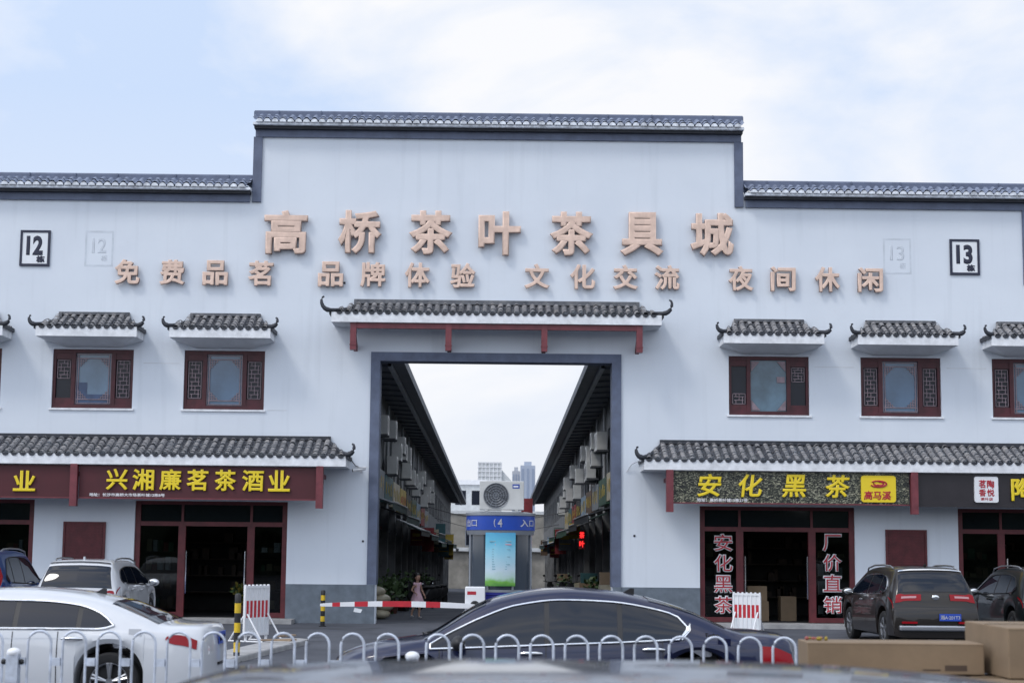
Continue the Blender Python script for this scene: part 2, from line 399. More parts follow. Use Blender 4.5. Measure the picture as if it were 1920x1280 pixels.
# ================================================================ GATE BUILDING
gate = empty('gate_building'); tag(gate, 'long white two storey gatehouse facade with stepped top and grey tiled eaves', 'building')
WIN = [(-14.5), (-11.18), (-7.87), 5.88, 9.22, 12.55]; WW, WH, WZ = 2.03, 1.49, 5.275
DOORS = [(-15.3,-11.48),(-8.97,-5.17),(5.13,9.01),(11.6,15.4)]; DZ = 2.98
WX = 18.5
def zt(x):
    x = abs(x); return 12.62 if x < 6.16 else (10.95 if x < 13.5 else 9.0)
holes = [(x, x+WW, WZ, WZ+WH) for x in WIN] + [(a, b, -0.3, DZ) for a, b in DOORS] + [(-2.93, 2.93, -0.3, 6.55)]
cx = sorted({-WX, WX, -6.16, 6.16, -13.5, 13.5} | {h[0] for h in holes} | {h[1] for h in holes})
cz = sorted({-0.3, 9.0, 10.95, 12.62} | {h[2] for h in holes} | {h[3] for h in holes})
T = 0.36
def solid(x, z):
    if abs(x) > WX or z < -0.3 or z > zt(x): return False
    return not any(h[0] < x < h[1] and h[2] < z < h[3] for h in holes)
wb = MB()
for i in range(len(cx)-1):
    for j in range(len(cz)-1):
        x0, x1, z0, z1 = cx[i], cx[i+1], cz[j], cz[j+1]; xm, zm = (x0+x1)/2, (z0+z1)/2
        if not solid(xm, zm): continue
        wb.quad((x0,0,z0),(x1,0,z0),(x1,0,z1),(x0,0,z1)); wb.quad((x1,T,z0),(x0,T,z0),(x0,T,z1),(x1,T,z1))
        def sol(di, dj):
            a, b = i+di, j+dj
            if a < 0 or b < 0 or a >= len(cx)-1 or b >= len(cz)-1: return False
            return solid((cx[a]+cx[a+1])/2, (cz[b]+cz[b+1])/2)
        if not sol(-1,0): wb.quad((x0,T,z0),(x0,0,z0),(x0,0,z1),(x0,T,z1))
        if not sol(1,0): wb.quad((x1,0,z0),(x1,T,z0),(x1,T,z1),(x1,0,z1))
        if not sol(0,-1): wb.quad((x0,T,z0),(x1,T,z0),(x1,0,z0),(x0,0,z0))
        if not sol(0,1): wb.quad((x0,0,z1),(x1,0,z1),(x1,T,z1),(x0,T,z1))
wb.build('wall', M_WALL, gate, fix=False)
# thin expansion joints between the windows and old bracket marks
for a, b, z in ((-5.75,-5.25,5.26),(8.05,9.05,6.50),(11.4,12.4,6.50),(-8.9,-8.0,6.42)):
    sm = MB(); sm.box(a, b, -0.004, 0.002, z, z+0.02); sm.build('wall_joint', M_SOFFIT, gate)
for x, z in ((3.47,2.2),(-3.9,8.5),(9.6,8.6),(-3.3,2.0)):
    sm = MB(); sm.box(x, x+0.05, -0.012, 0.002, z, z+0.05); sm.build('wall_fixing', M_TILE_DARK, gate)
# dado
for a, b in ((-5.17,-3.16),(3.16,5.13),(-11.48,-8.97),(9.01,11.6)):
    d = MB(); d.box(a+0.002, b-0.002, -0.03, 0.002, -0.3, 0.955)
    if a == -5.17: d.box(-3.16,-2.96,-0.06,0.5,-0.3,0.955)
    if a == 3.16: d.box(2.96,3.16,-0.06,0.5,-0.3,0.955)
    d.build('dado', M_DADO, gate)
f = MB()
f.box(-3.16,-2.925,-0.05,0.55,0.958,6.77); f.box(2.925,3.16,-0.05,0.55,0.958,6.77); f.box(-2.925,2.925,-0.048,0.548,6.545,6.77)
f.build('gateway_frame', M_GREYTRIM, gate)

def cornice(x0, x1, z, name='cornice', trimL=None, trimR=None):
    """z = top of the ridge cap; the wall is z-0.5 high there"""
    c = part(name, gate, (0,0,0))
    t = MB(); tiles(t, x0, x1, x0, x1, 0.36, z-0.13, z-0.34, pitch=0.2, rows=2, r=0.05, sag=0.02, b0=-0.06, two=False)
    M2 = Matrix.Translation((0, T, 0)) @ Matrix.Rotation(math.pi, 4, 'Z')
    tiles(t, -x1, -x0, -x1, -x0, 0.36, z-0.13, z-0.34, pitch=0.2, rows=2, r=0.05, sag=0.02, b0=-0.06, two=False, M=M2)
    t.build('roof_tiles', M_TILE_BLUE, c, 40)
    rg = MB(); rg.box(x0-0.03, x1+0.03, 0.03, T-0.03, z-0.17, z-0.03); rg.tube([(x0-0.03,T/2,z-0.04),(x1+0.03,T/2,z-0.04)], 0.075, 8)
    k = x0+0.6
    while k < x1: rg.box(k, k+0.02, -0.0, T, z-0.08, z-0.012+random.uniform(0,.012)); k += random.uniform(1.0,1.6)
    rg.build('ridge', M_GREYTRIM, c, 40)
    e = MB(); drips(e, x0+0.08, x1-0.08, 0.385, z-0.40, 0.2, 0.086, up=True, ph=0.1, thick=0.05)
    e.box(x0, x1, -0.33, T+0.33, z-0.46, z-0.397)
    e.build('tile_end', M_TILE_END, c, 40)
    b = MB(); b.box(x0+0.02, x1-0.02, -0.20, T+0.2, z-0.53, z-0.463); b.build('shadow_course', M_TILE_DARK, c)  # dark course built in for the thin shadow under the tile ends
    b = MB(); b.box(x0+0.04, x1-0.04, -0.07, T+0.05, z-0.72, z-0.533); b.build('band', M_GREYTRIM, c)
    return c
cornice(-6.27, 6.27, 13.0); cornice(-13.62, -6.29, 11.30); cornice(6.29, 13.62, 11.30); cornice(-18.5,-13.66,9.4); cornice(13.66,18.5,9.4)
for sgn in (-1, 1):
    s = MB(); s.box(sgn*6.05, sgn*6.275, -0.06, T+0.03, 10.585, 12.28); s.box(sgn*6.27, sgn*6.09, -0.058, 0.0, 10.585, 10.60); s.build('edge_strip', M_GREYTRIM, gate)
    s = MB(); s.box(sgn*13.41, sgn*13.64, -0.06, T+0.03, 8.66, 10.58); s.build('edge_strip', M_GREYTRIM, gate)

# ---- windows
def fret(mb, x0, x1, z0, z1, y, t=0.014, cols=3, rows=8):
    """meander lattice: full verticals, alternating horizontals"""
    w = (x1-x0)/cols; h = (z1-z0)/rows
    mb.box(x0, x1, y, y+0.02, z0, z0+t); mb.box(x0, x1, y, y+0.02, z1-t, z1); mb.box(x0, x0+t, y, y+0.02, z0, z1); mb.box(x1-t, x1, y, y+0.02, z0, z1)
    for r in range(1, rows):
        z = z0+r*h
        if r % 3 == 0: mb.box(x0+t, x1-t, y+0.001, y+0.019, z, z+t)
        else: mb.box(x0+w*0.55, x1-w*0.55, y+0.001, y+0.019, z, z+t)
    for c in range(1, cols):
        x = x0+c*w
        for r in range(rows):
            if (r+c) % 3 != 2: mb.box(x, x+t, y+0.003, y+0.017, z0+r*h, z0+(r+1)*h)
PANES = [M_PANE, mat('blue_window_glass', (0.075,0.150,0.250), 0.08, var=0.4, scale=0.8, spec=0.6), mat('grey_green_window_glass', (0.090,0.165,0.225), 0.08, var=0.45, scale=1.5, spec=0.6)]  # sky reflection in the base colour again, varied from window to window
def window(x, miss=0):
    w = part('window', gate, (x, 0, WZ))
    fr = MB(); a = 0.07
    fr.box(0, WW, 0.06, 0.16, 0, 0.10); fr.box(0, WW, 0.06, 0.16, WH-0.09, WH); fr.box(0, a, 0.06, 0.16, 0.10, WH-0.09); fr.box(WW-a, WW, 0.06, 0.16, 0.10, WH-0.09)
    for q in (0.46, WW-0.46-0.10): fr.box(q, q+0.10, 0.055, 0.165, 0.10, WH-0.09)
    for q0, q1 in ((a,0.46),(WW-0.46,WW-a)):
        fr.box(q0, q1, 0.075, 0.15, 0.10, 0.26); fr.box(q0, q1, 0.075, 0.15, WH-0.25, WH-0.09)
    fr.build('frame', M_REDW, w)
    p = MB(); p.box(0.55, WW-0.55, 0.125, 0.14, 0.10, WH-0.09, 0)
    p.box(0.071,0.459,0.128,0.14,0.26,WH-0.25,1); p.box(WW-0.459,WW-0.071,0.128,0.14,0.26,WH-0.25,1)
    p.build('pane', [PANES[len(PANES) and (int(abs(x)*7)) % len(PANES)], M_PANE_D], w)
    l = MB(); y = 0.095
    if miss != 1:
        fret(l, 0.10, 0.43, 0.28 if miss != 2 else 0.75, WH-0.27, y, cols=4, rows=9 if miss != 2 else 5)
    else: fret(l, 0.10, 0.43, 0.28, 0.55, y, cols=4, rows=3)
    fret(l, WW-0.43, WW-0.10, 0.28 if miss != 1 else 0.85, WH-0.27, y, cols=4, rows=9 if miss != 1 else 5)
    x0, x1, z0, z1 = 0.58, WW-0.58, 0.13, WH-0.12
    if miss != 1:
        for zz in (z0, z0+0.10, z1-0.10, z1): l.box(x0, x1, y, y+0.02, zz-0.009, zz+0.009)
        for xx in (x0, x0+0.05, x1-0.05, x1): l.box(xx-0.009, xx+0.009, y-0.002, y+0.018, z0, z1)
        for sx in (0,1):
            for szz in (0,1):
                for k in range(4):
                    L1 = 0.24-0.06*k
                    xa = x0+0.06 if sx == 0 else x1-0.06; za = z0+0.11+0.06*k if szz == 0 else z1-0.11-0.06*k
                    l.box(xa, xa+(L1 if sx == 0 else -L1), y+0.002, y+0.016, za-0.008, za+0.008)
                    xb = x0+0.06+0.06*k if sx == 0 else x1-0.06-0.06*k
                    zb = z0+0.11 if szz == 0 else z1-0.11
                    l.box(xb-0.008, xb+0.008, y+0.001, y+0.015, zb, zb+(L1 if szz == 0 else -L1))
    else:
        for sx in (0,1):
            for szz in (0,1):
                xa = x0 if sx == 0 else x1; za = z0 if szz == 0 else z1; dx = 0.22 if sx == 0 else -0.22; dz = 0.26 if szz == 0 else -0.26
                l.prism([(xa,za),(xa+dx,za),(xa,za+dz)], y, y+0.02)
        l.box(x1-0.22, x1-0.02, y, y+0.01, 0.83, 0.98)
    l.build('lattice', M_LATT, w)
    if miss == 2:
        q = MB(); q.box(0.56, 0.86, 0.118, 0.124, 0.10, 0.66); q.box(0.861, WW-0.56, 0.118, 0.124, 0.10, 0.36); q.build('things_on_sill', mat('blue_box_behind_glass', (0.05,0.085,0.17), 0.3, var=0.4), w)
    s = MB(); s.box(-0.05, WW+0.05, -0.045, 0.12, -0.05, -0.002); s.build('sill', M_FASCIA, w)
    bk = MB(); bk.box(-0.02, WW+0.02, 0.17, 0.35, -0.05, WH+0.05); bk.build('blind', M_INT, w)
for x, ms in zip(WIN, (0, 2, 0, 1, 0, 0)): window(x, ms)

# ---- tiled hoods
def hood(xc, wt, we, ztop, ze, d, name, curl_s, fas=0.15, drop=0.17, cove=True, pitch=0.2, capw=0.0, rh=0.07):
    """xc centre, wt half width of ridge, we half width of eave, ze bottom of the tiles, d projection"""
    h = part(name, gate, (xc, 0, 0))
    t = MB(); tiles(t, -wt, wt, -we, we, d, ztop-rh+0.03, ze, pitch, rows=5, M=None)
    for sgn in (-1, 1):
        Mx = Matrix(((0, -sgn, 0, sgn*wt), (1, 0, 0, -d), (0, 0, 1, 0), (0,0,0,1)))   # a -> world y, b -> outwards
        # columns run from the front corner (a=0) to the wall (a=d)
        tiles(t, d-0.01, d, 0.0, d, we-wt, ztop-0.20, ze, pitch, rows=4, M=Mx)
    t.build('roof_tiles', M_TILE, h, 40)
    e = MB(); drips(e, -we+0.06, we-0.06, d+0.02, ze+0.012, pitch, 0.068, ph=pitch/2)
    for sgn in (-1, 1):
        e.box(sgn*(we-0.01), sgn*(we+0.035), -d, -0.0, ze-0.06, ze+0.03)
    e.build('tile_end', M_TILE_DARK, h, 40)
    rd = MB(); rd.box(-wt-capw-0.03, wt+capw+0.03, -0.11, 0.002, ztop-rh, ztop); rd.box(-wt-0.03, -wt+0.05, -0.15, 0.003, ztop-0.26, ztop-0.01); rd.box(wt-0.05, wt+0.03, -0.15, 0.003, ztop-0.26, ztop-0.01)
    rd.build('ridge', M_TILE_CAP, h)
    for sgn in (-1, 1):
        cr_ = MB(); curl(cr_, (sgn*wt, -0.06, ztop-0.20), (sgn*we, -d, ze+0.045), sgn, curl_s, 0.05)
        cr_.build('hip_ridge', M_TILE_DARK, h, 60)
    fz0, fz1 = ze-0.245, ze-0.0
    fa = MB(); fa.box(-we+0.02, we-0.02, -d, -d+0.06, fz0, fz1)
    for sgn in (-1,1): fa.box(sgn*(we-0.08), sgn*(we-0.02), -d+0.062, -0.002, fz0, fz1)
    fa.build('fascia', M_FASCIA, h)
    so = MB(); zi = fz0-drop; wi = we-0.12-d*0.55
    A = [(-we+0.022,-d+0.004,fz0-0.001),(we-0.022,-d+0.004,fz0-0.001),(we-0.022,-0.003,fz0-0.001),(-we+0.022,-0.003,fz0-0.001)]
    if cove:
        yb = -d*0.28
        B = [(-wi,yb,zi),(wi,yb,zi),(wi,-0.003,zi-0.01),(-wi,-0.003,zi-0.01)]
        so.quad(A[0],A[1],B[1],B[0]); so.quad(B[0],B[1],B[2],B[3]); so.quad(A[1],A[2],B[2],B[1]); so.quad(A[3],A[0],B[0],B[3])
    else: so.quad(*A)
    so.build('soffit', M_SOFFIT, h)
    return h
for x in WIN: hood(x+WW/2-0.0, 0.85, 1.27, 7.70, 7.235, 0.85, 'window_hood', 0.22)
gh = hood(0.0, 3.58, 4.12, 8.10, 7.655, 0.9, 'gate_hood', 0.34, drop=0.05, rh=0.11)
b = MB(); b.box(-3.63, 3.63, -0.83, -0.70, 7.27, 7.40); b.build('beam', M_RED_BR, gh)
for x in (-3.555, -1.19, 1.19, 3.555):
    b = MB(); b.box(x-0.075, x+0.075, -0.85, -0.69, 6.73, 7.398); b.box(x-0.085, x+0.085, -0.86, -0.68, 6.84, 6.87)
    b.prism([(-0.69,7.26),(-0.69,7.14),(-0.002,6.78),(-0.002,6.92)], x-0.05, x+0.05, ax='x'); b.build('bracket', M_RED_BR, gh)

# ---- shop awnings with the sign posts under them
def awning(sgn, xi, xo):
    """sgn=-1 left; xi = inner ridge end, xo = outer end (beyond the frame)"""
    a = part('shop_awning', gate)
    d, ztop, ze = 1.15, 4.60, 4.07
    xt0, xt1 = sorted((sgn*xi, sgn*xo)); e = 0.56
    at0, at1, ae0, ae1 = (xt0, xt1, xt0, xt1+e) if sgn < 0 else (xt0, xt1, xt0-e, xt1)
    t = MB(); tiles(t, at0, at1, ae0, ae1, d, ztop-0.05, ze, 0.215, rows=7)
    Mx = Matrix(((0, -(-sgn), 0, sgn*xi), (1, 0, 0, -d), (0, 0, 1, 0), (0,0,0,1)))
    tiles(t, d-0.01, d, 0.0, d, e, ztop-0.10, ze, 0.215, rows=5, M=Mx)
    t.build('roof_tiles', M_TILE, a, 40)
    q = MB(); drips(q, ae0+0.05, ae1-0.05, d+0.02, ze+0.012, 0.215, 0.070, ph=0.1075)
    xe = sgn*(xi-e); q.box(xe-0.03, xe+0.03, -d, 0, ze-0.06, ze+0.03); q.build('tile_end', M_TILE_DARK, a, 40)
    r = MB(); r.box(xt0-0.02, xt1+0.02, -0.10, 0.002, ztop-0.08, ztop+0.02); r.build('ridge', M_TILE_DARK, a)
    c = MB(); curl(c, (sgn*xi, -0.06, ztop-0.10), (xe, -d, ze+0.045), -sgn, 0.26, 0.055)
    c.tube([(sgn*xi,-0.06,ztop-0.25),(sgn*xi,-0.06,ztop+0.02)], 0.06, 6); c.build('hip_ridge', M_TILE_DARK, a, 60)
    f0, f1 = sorted((xe+sgn*0.02, sgn*xo))
    fa = MB(); fa.box(f0, f1, -d, -d+0.06, ze-0.25, ze); fa.box(xe+sgn*0.02, xe+sgn*0.08, -d+0.062, -0.002, ze-0.25, ze); fa.build('fascia', M_FASCIA, a)
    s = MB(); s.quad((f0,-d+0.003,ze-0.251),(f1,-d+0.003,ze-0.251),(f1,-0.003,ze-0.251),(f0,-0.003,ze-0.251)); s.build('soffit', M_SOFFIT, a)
    for x in (4.27, 10.25):
        b = MB(); b.box(sgn*x-0.085, sgn*x+0.085, -1.16, -0.98, 2.80, 3.825); b.box(sgn*x-0.04, sgn*x+0.04, -0.98, -0.002, 3.55, 3.65); b.build('post', M_RED_BR, a)
    return a
awning(-1, 4.18, 18.4); awning(1, 4.18, 18.4)

# ---- shop fronts (recessed), interiors
M_PKG = [mat(n_, c_, 0.5, var=0.25, scale=9) for n_, c_ in (('brown_tea_package',(0.16,0.085,0.04)),('green_tea_tin',(0.05,0.12,0.06)),('red_gift_box',(0.25,0.02,0.02)),('white_porcelain',(0.55,0.56,0.56)),('kraft_tea_brick',(0.28,0.20,0.11)))]
M_LAMPON = mat('lit_lamp', (1.0,0.92,0.78), 0.5, emit=6.0)
def shopfront(x0, x1, op0, op1):
    s = part('shopfront', gate)
    y0, y1 = 0.10, 0.18
    fr = MB(); fr.box(x0, x0+0.13, y0-0.03, y1, 0.0, DZ); fr.box(x1-0.13, x1, y0-0.03, y1, 0.0, DZ); fr.box(x0+0.13, x1-0.13, y0-0.028, y1, DZ-0.09, DZ)
    fr.box(x0+0.13, x1-0.13, y0-0.02, y1, 2.36, 2.47)
    for q in (op0, op1): fr.box(q-0.09, q+0.09, y0-0.01, y1, 0.12, 2.36)
    for q in (op0, op1): fr.box(q-0.03, q+0.03, y0, y1, 2.47, DZ-0.09)
    fr.box(x0+0.13, op0-0.09, y0, y1, 0.12, 0.24); fr.box(op1+0.09, x1-0.13, y0, y1, 0.12, 0.24)
    fr.build('frame', M_RED, s)
    for a, b, z0, z1 in ((x0+0.13, op0-0.09, 0.24, 2.36), (op1+0.09, x1-0.13, 0.24, 2.36), (x0+0.13, op0-0.03, 2.47, DZ-0.09), (op0+0.03, op1-0.03, 2.47, DZ-0.09), (op1+0.03, x1-0.13, 2.47, DZ-0.09)):
        p = MB(); p.box(a, b, 0.138, 0.146, z0, z1); p.build('pane', M_SHOPGLASS if z0 > 2 else M_CLEARGLASS, s)
    for q in (op0+0.13, op1-0.13):
        hd = MB(); hd.tube([(q, 0.06, 0.7), (q, 0.06, 1.75)], 0.018, 8); hd.build('door_handle', M_CHROME, s, 40)
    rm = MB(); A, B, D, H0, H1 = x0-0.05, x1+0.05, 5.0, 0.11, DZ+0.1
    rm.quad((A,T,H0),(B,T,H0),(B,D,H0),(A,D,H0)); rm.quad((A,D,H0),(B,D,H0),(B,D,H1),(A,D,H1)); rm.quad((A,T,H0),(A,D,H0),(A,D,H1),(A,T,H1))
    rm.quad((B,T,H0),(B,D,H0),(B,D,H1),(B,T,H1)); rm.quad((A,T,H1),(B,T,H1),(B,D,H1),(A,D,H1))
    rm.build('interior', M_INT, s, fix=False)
    sh = MB()
    for z in (0.6,1.05,1.5,1.95): sh.box(x0+0.2, x1-0.2, 4.5, 4.95, z, z+0.03)
    for k in range(26):
        z = random.choice((0.63,1.08,1.53,1.98)); x = random.uniform(x0+0.3, x1-0.5); sh.box(x, x+random.uniform(.08,.25), 4.55, 4.8, z, z+random.uniform(.1,.32))
    sh.build('shelf', M_INT_SHELF, s)
    pk = MB(); rp2 = random.Random(int(x0*10))
    for a, b_ in ((x0+0.2, op0-0.2), (op1+0.2, x1-0.2)):
        for z in (0.30,0.78,1.24,1.70):
            pk.box(a, b_, 0.42, 0.75, z, z+0.025, 0); xx = a+0.03
            while xx < b_-0.14:
                w_ = rp2.uniform(.07,.17); pk.box(xx, xx+w_, 0.44, 0.6, z+0.026, z+rp2.uniform(.12,.36), rp2.choice((1,1,2,3,4,5))); xx += w_+rp2.uniform(.01,.06)
    pk.build('display_shelf', [M_INT_SHELF, M_PKG[0], M_PKG[1], M_PKG[2], M_PKG[3], M_PKG[4]], s)
    for xl in (op0+0.35, op1-0.35):
        sp_ = MB(); sp_.lathe([(0.001,2.80),(0.06,2.80),(0.07,2.86),(0.03,2.93)], (xl,0.9,0), 'z', 12, caps=False); sp_.build('ceiling_lamp', M_LAMPON, s, 40)
    st = MB(); st.box(x0-0.25, x1+0.25, -0.75, T, -0.2, 0.105); st.build('step', M_CONC, s)
    return s
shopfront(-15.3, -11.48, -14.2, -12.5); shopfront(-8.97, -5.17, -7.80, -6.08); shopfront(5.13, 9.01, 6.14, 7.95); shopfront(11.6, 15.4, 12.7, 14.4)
for x0, x1 in ((-10.73,-9.68),(9.77,10.80)):
    p = part('shutter', gate)
    q = MB(); q.box(x0, x1, -0.03, 0.06, 1.30, 2.44); q.build('panel', M_RED, p)
    q = MB()
    for k in range(14): q.box(x0+0.08, x1-0.08, -0.05, -0.028, 1.36+k*0.072, 1.40+k*0.072)
    q.box(x0, x0+0.05, -0.06, -0.031, 1.30, 2.44); q.box(x1-0.05, x1, -0.06, -0.031, 1.30, 2.44); q.box(x0+0.05, x1-0.05, -0.06, -0.031, 2.385, 2.44)
    q.build('slat', M_RED, p)

# ---- unseen tree bank added behind the viewpoint to darken what the glass mirrors
wd = MB(); rnd = random.Random(2)
def _h(x): return 8.5+2.2*math.sin(x*.21)+1.6*math.sin(x*.53+1)+1.1*math.sin(x*1.3+2)
rows = []
for j in range(13):
    row = []
    for i in range(161):
        x = -120+i*1.5; t = j/12; row.append((x+rnd.uniform(-.5,.5), -68+rnd.uniform(-.9,.9)-5*t*t, _h(x)*t+rnd.uniform(-.3,.3)))
    rows.append(row)
wd.grid(rows)
tag(wd.build('roadside_trees', mat('roadside_foliage', (0.035,0.055,0.028), 0.8, var=0.6, scale=0.8)), None, None, kind='stuff')

# ================================================================ LETTERS ON THE WALL
BIGROW = [("高",-5.38,9.79),("桥",-3.50,9.81),("茶",-1.70,9.82),("叶",0.05,9.82),("茶",1.88,9.83),("具",3.67,9.84),("城",5.46,9.84)]
note = {("茶",-1.70): "third from the left, over the left half of the gateway", ("茶",1.88): "fifth from the left, over the right half of the gateway"}
for ch, x, z in BIGROW:
    w = 1.10 if ch not in "叶" else 1.08
    o = text('letter', ch, [M_TAN, M_TAN_S], None, (x, -0.17, z), w, 1.13, depth=0.11, bold=0.036)
    lab = f"large raised tan letter {ch} in the upper row on the white wall"
    if (ch, x) in note: lab = f"large raised tan letter {ch}, {note[(ch, x)]}"
    tag(o, lab, 'letter', 'large letters of the upper row')
SMALL = list(zip("免费品茗品牌体验文化交流夜间休闲", [-9.37,-8.23,-7.14,-5.99,-4.22,-3.15,-2.02,-0.87,1.01,2.17,3.26,4.31,6.19,7.26,8.39,9.48]))
for ch, x in SMALL:
    o = text('letter', ch, [M_TAN, M_TAN_S], None, (x, -0.14, 8.73), 0.64, 0.64, depth=0.085, bold=0.030)
    lab = f"small raised tan letter {ch} in the lower row on the white wall"
    if ch == "品": lab = "small raised tan letter 品 " + ("between 费 and 茗" if x < -6 else "left of the letter 牌")
    tag(o, lab, 'letter', 'small letters of the lower row')

def number_plate(x, z, num, lab):
    p = empty('number_sign', (x, -0.03, z)); tag(p, lab, 'sign', 'block number signs')
    w, h = 0.76, 0.92
    b = MB(); b.box(-w/2+0.06, w/2-0.06, 0, 0.026, -h/2+0.06, h/2-0.06); b.build('board', M_PLATE, p)
    f = MB(); f.box(-w/2, w/2, -0.012, 0.026, h/2-0.06, h/2); f.box(-w/2, w/2, -0.012, 0.026, -h/2, -h/2+0.06); f.box(-w/2, -w/2+0.06, -0.012, 0.026, -h/2+0.06, h/2-0.06); f.box(w/2-0.06, w/2, -0.012, 0.026, -h/2+0.06, h/2-0.06)
    f.build('frame', M_NAVY, p)
    text('number', num, M_NAVY, p, (0, -0.004, 0), 0.42, 0.50, c=(-0.01, 0.07), bold=0.045)
    text('character', "栋", M_NAVY, p, (0, -0.004, 0), 0.22, 0.18, c=(0.15, -0.28), bold=0.06)
number_plate(-11.75, 9.33, "12", "white sign with navy frame and number 12 above the left windows")
number_plate(11.92, 9.36, "13", "white sign with navy frame and number 13 above the right windows")
for x, z, num, side in ((-10.13, 9.34, "12", "left"), (10.2, 9.37, "13", "right")):
    p = part('faded_mark', gate, (x, -0.003, z)); w, h = 0.72, 0.92
    f = MB(); f.box(-w/2, w/2, 0, 0.002, h/2-0.045, h/2); f.box(-w/2, w/2, 0, 0.002, -h/2, -h/2+0.045); f.box(-w/2, -w/2+0.045, 0, 0.002, -h/2+0.045, h/2-0.045); f.box(w/2-0.045, w/2, 0, 0.002, -h/2+0.045, h/2-0.045)
    f.build('outline', M_GHOST, p); text('number', num, M_GHOST, p, (0, 0.001, 0), 0.36, 0.38, c=(0, 0.08), bold=0.02); text('character', "栋", M_GHOST, p, (0, 0.001, 0), 0.16, 0.16, c=(0.14, -0.24), bold=0.02)

# ================================================================ SHOP SIGNS
YS = -1.03
def board(x0, x1, z0, z1, lab, m, name='shop_sign', edge=None):
    s = empty(name, (0,0,0)); s.location = ((x0+x1)/2, YS, z0); tag(s, lab, 'shop sign', 'signs under the shop awnings')
    hw = (x1-x0)/2; b = MB(); b.box(-hw, hw, 0, 0.12, 0.03, z1-z0); b.build('board', m, s)
    e = MB(); e.box(-hw, hw, -0.03, 0.13, 0, 0.03); e.build('bottom_edge', edge or M_RED_BR, s)
    return s, (x0+x1)/2, z0
def sign_text(s, cx0, z0, body, x, z, h, w=None, m=None, bold=0.02, depth=0.05, shear=0.0, name='letter'):
    return text(name, body, m or [M_YEL, M_YEL_S], s, (0, -depth-0.004 if depth else -0.005, 0), w, h, c=(x-cx0, z-z0), depth=depth, bold=bold, shear=shear)
s, c0, z0 = board(-10.14, -4.36, 2.99, 3.80, "maroon shop sign with seven yellow letters beside the gateway", M_MAROON)
for ch, x in zip("兴湘廉茗茶酒业", (-9.21,-8.57,-7.91,-7.25,-6.57,-5.90,-5.26)): sign_text(s, c0, z0, ch, x, 3.46, 0.52, 0.53, bold=0.024)
sign_text(s, c0, z0, "地址：长沙市高桥大市场茶叶城12栋8号", -8.96, 3.085, 0.085, 1.84, M_WHITE_T, 0.03, 0.0, name='address_line')
s, c0, z0 = board(-15.6, -10.36, 2.99, 3.80, "maroon shop sign cut by the left picture edge, letter 业 at its end", M_MAROON)
sign_text(s, c0, z0, "业", -11.46, 3.40, 0.50, 0.54, bold=0.024)
def leafy():
    m = mat('tea_leaf_print', (0.05,0.055,0.04), 0.5)
    t = m.node_tree; b = t.nodes['Principled BSDF']; ln = t.links.new
    tcn = t.nodes.new('ShaderNodeTexCoord'); mpn = t.nodes.new('ShaderNodeMapping'); mpn.inputs['Rotation'].default_value = (0,0.7,0); mpn.inputs['Scale'].default_value = (1,1,2.2); ln(tcn.outputs['Object'], mpn.inputs[0])
    n = t.nodes.new('ShaderNodeTexNoise'); n.inputs['Scale'].default_value = 9; n.inputs['Detail'].default_value = 3; n.inputs['Distortion'].default_value = 2.2; ln(mpn.outputs[0], n.inputs['Vector'])
    r = t.nodes.new('ShaderNodeValToRGB'); e = r.color_ramp.elements
    e[0].position = 0.44; e[0].color = (0.006,0.007,0.008,1); e[1].position = 0.62; e[1].color = (0.36,0.35,0.25,1)
    q = e.new(0.53); q.color = (0.045,0.052,0.032,1)
    ln(n.outputs['Fac'], r.inputs[0]); ln(r.outputs[0], b.inputs['Base Color']); return m
s, c0, z0 = board(4.37, 10.14, 3.01, 3.80, "tea leaf patterned shop sign with yellow brush letters and yellow square logo", leafy())
for ch, x in zip("安化黑茶", (5.24,6.25,7.31,8.38)): sign_text(s, c0, z0, ch, x, 3.46, 0.56, 0.60, bold=0.022, depth=0.04, shear=0.12)
sign_text(s, c0, z0, "地址：高桥茶叶城13栋27号", 5.56, 3.10, 0.09, 1.24, M_WHITE_T, 0.03, 0.0, name='address_line')
lg = MB(); w, h, r = 0.425, 0.325, 0.07; pts = []
for cx_, cz_, a0 in ((w-r,h-r,0),(-w+r,h-r,90),(-w+r,-h+r,180),(w-r,-h+r,270)):
    for k in range(5): a = R(a0+k*22.5); pts.append((cx_+r*math.cos(a), cz_+r*math.sin(a)))
lg.prism(pts, -0.05, 0.0); lo = lg.build('logo_plate', M_YEL, s); lo.location = (9.38-c0, 0, 3.41-z0)
em = MB()
for k, (rx, rz, dz) in enumerate(((0.20,0.075,0.12),(0.12,0.045,0.13))):
    em.tube([(rx*math.cos(R(a)), -0.058, dz+rz*math.sin(R(a))) for a in range(200-40*k, 520-60*k, 16)], 0.018, 6)
em.tube([(-0.14,-0.058,0.05),(-0.02,-0.058,0.10),(0.10,-0.058,0.07),(0.18,-0.058,0.11)], 0.018, 6)
em.build('emblem', M_REDT, lo); text('letter', "高马溪", M_REDT, lo, (0,-0.054,0), 0.72, 0.22, c=(0,-0.16), bold=0.03, shear=0.1)
s, c0, z0 = board(10.36, 15.6, 2.99, 3.80, "dark brown shop sign with white seal plaque and a yellow letter", M_DARKPANEL, edge=M_DARKPANEL)
sg = MB(); w, h, r = 0.29, 0.315, 0.05; pts = []
for cx_, cz_, a0 in ((w-r,h-r,0),(-w+r,h-r,90),(-w+r,-h+r,180),(w-r,-h+r,270)):
    for k in range(5): a = R(a0+k*22.5); pts.append((cx_+r*math.cos(a), cz_+r*math.sin(a)))
sg.prism(pts, -0.06, 0.0); so_ = sg.build('seal_plaque', M_WHITE, s); so_.location = (12.02-c0, 0, 3.42-z0)
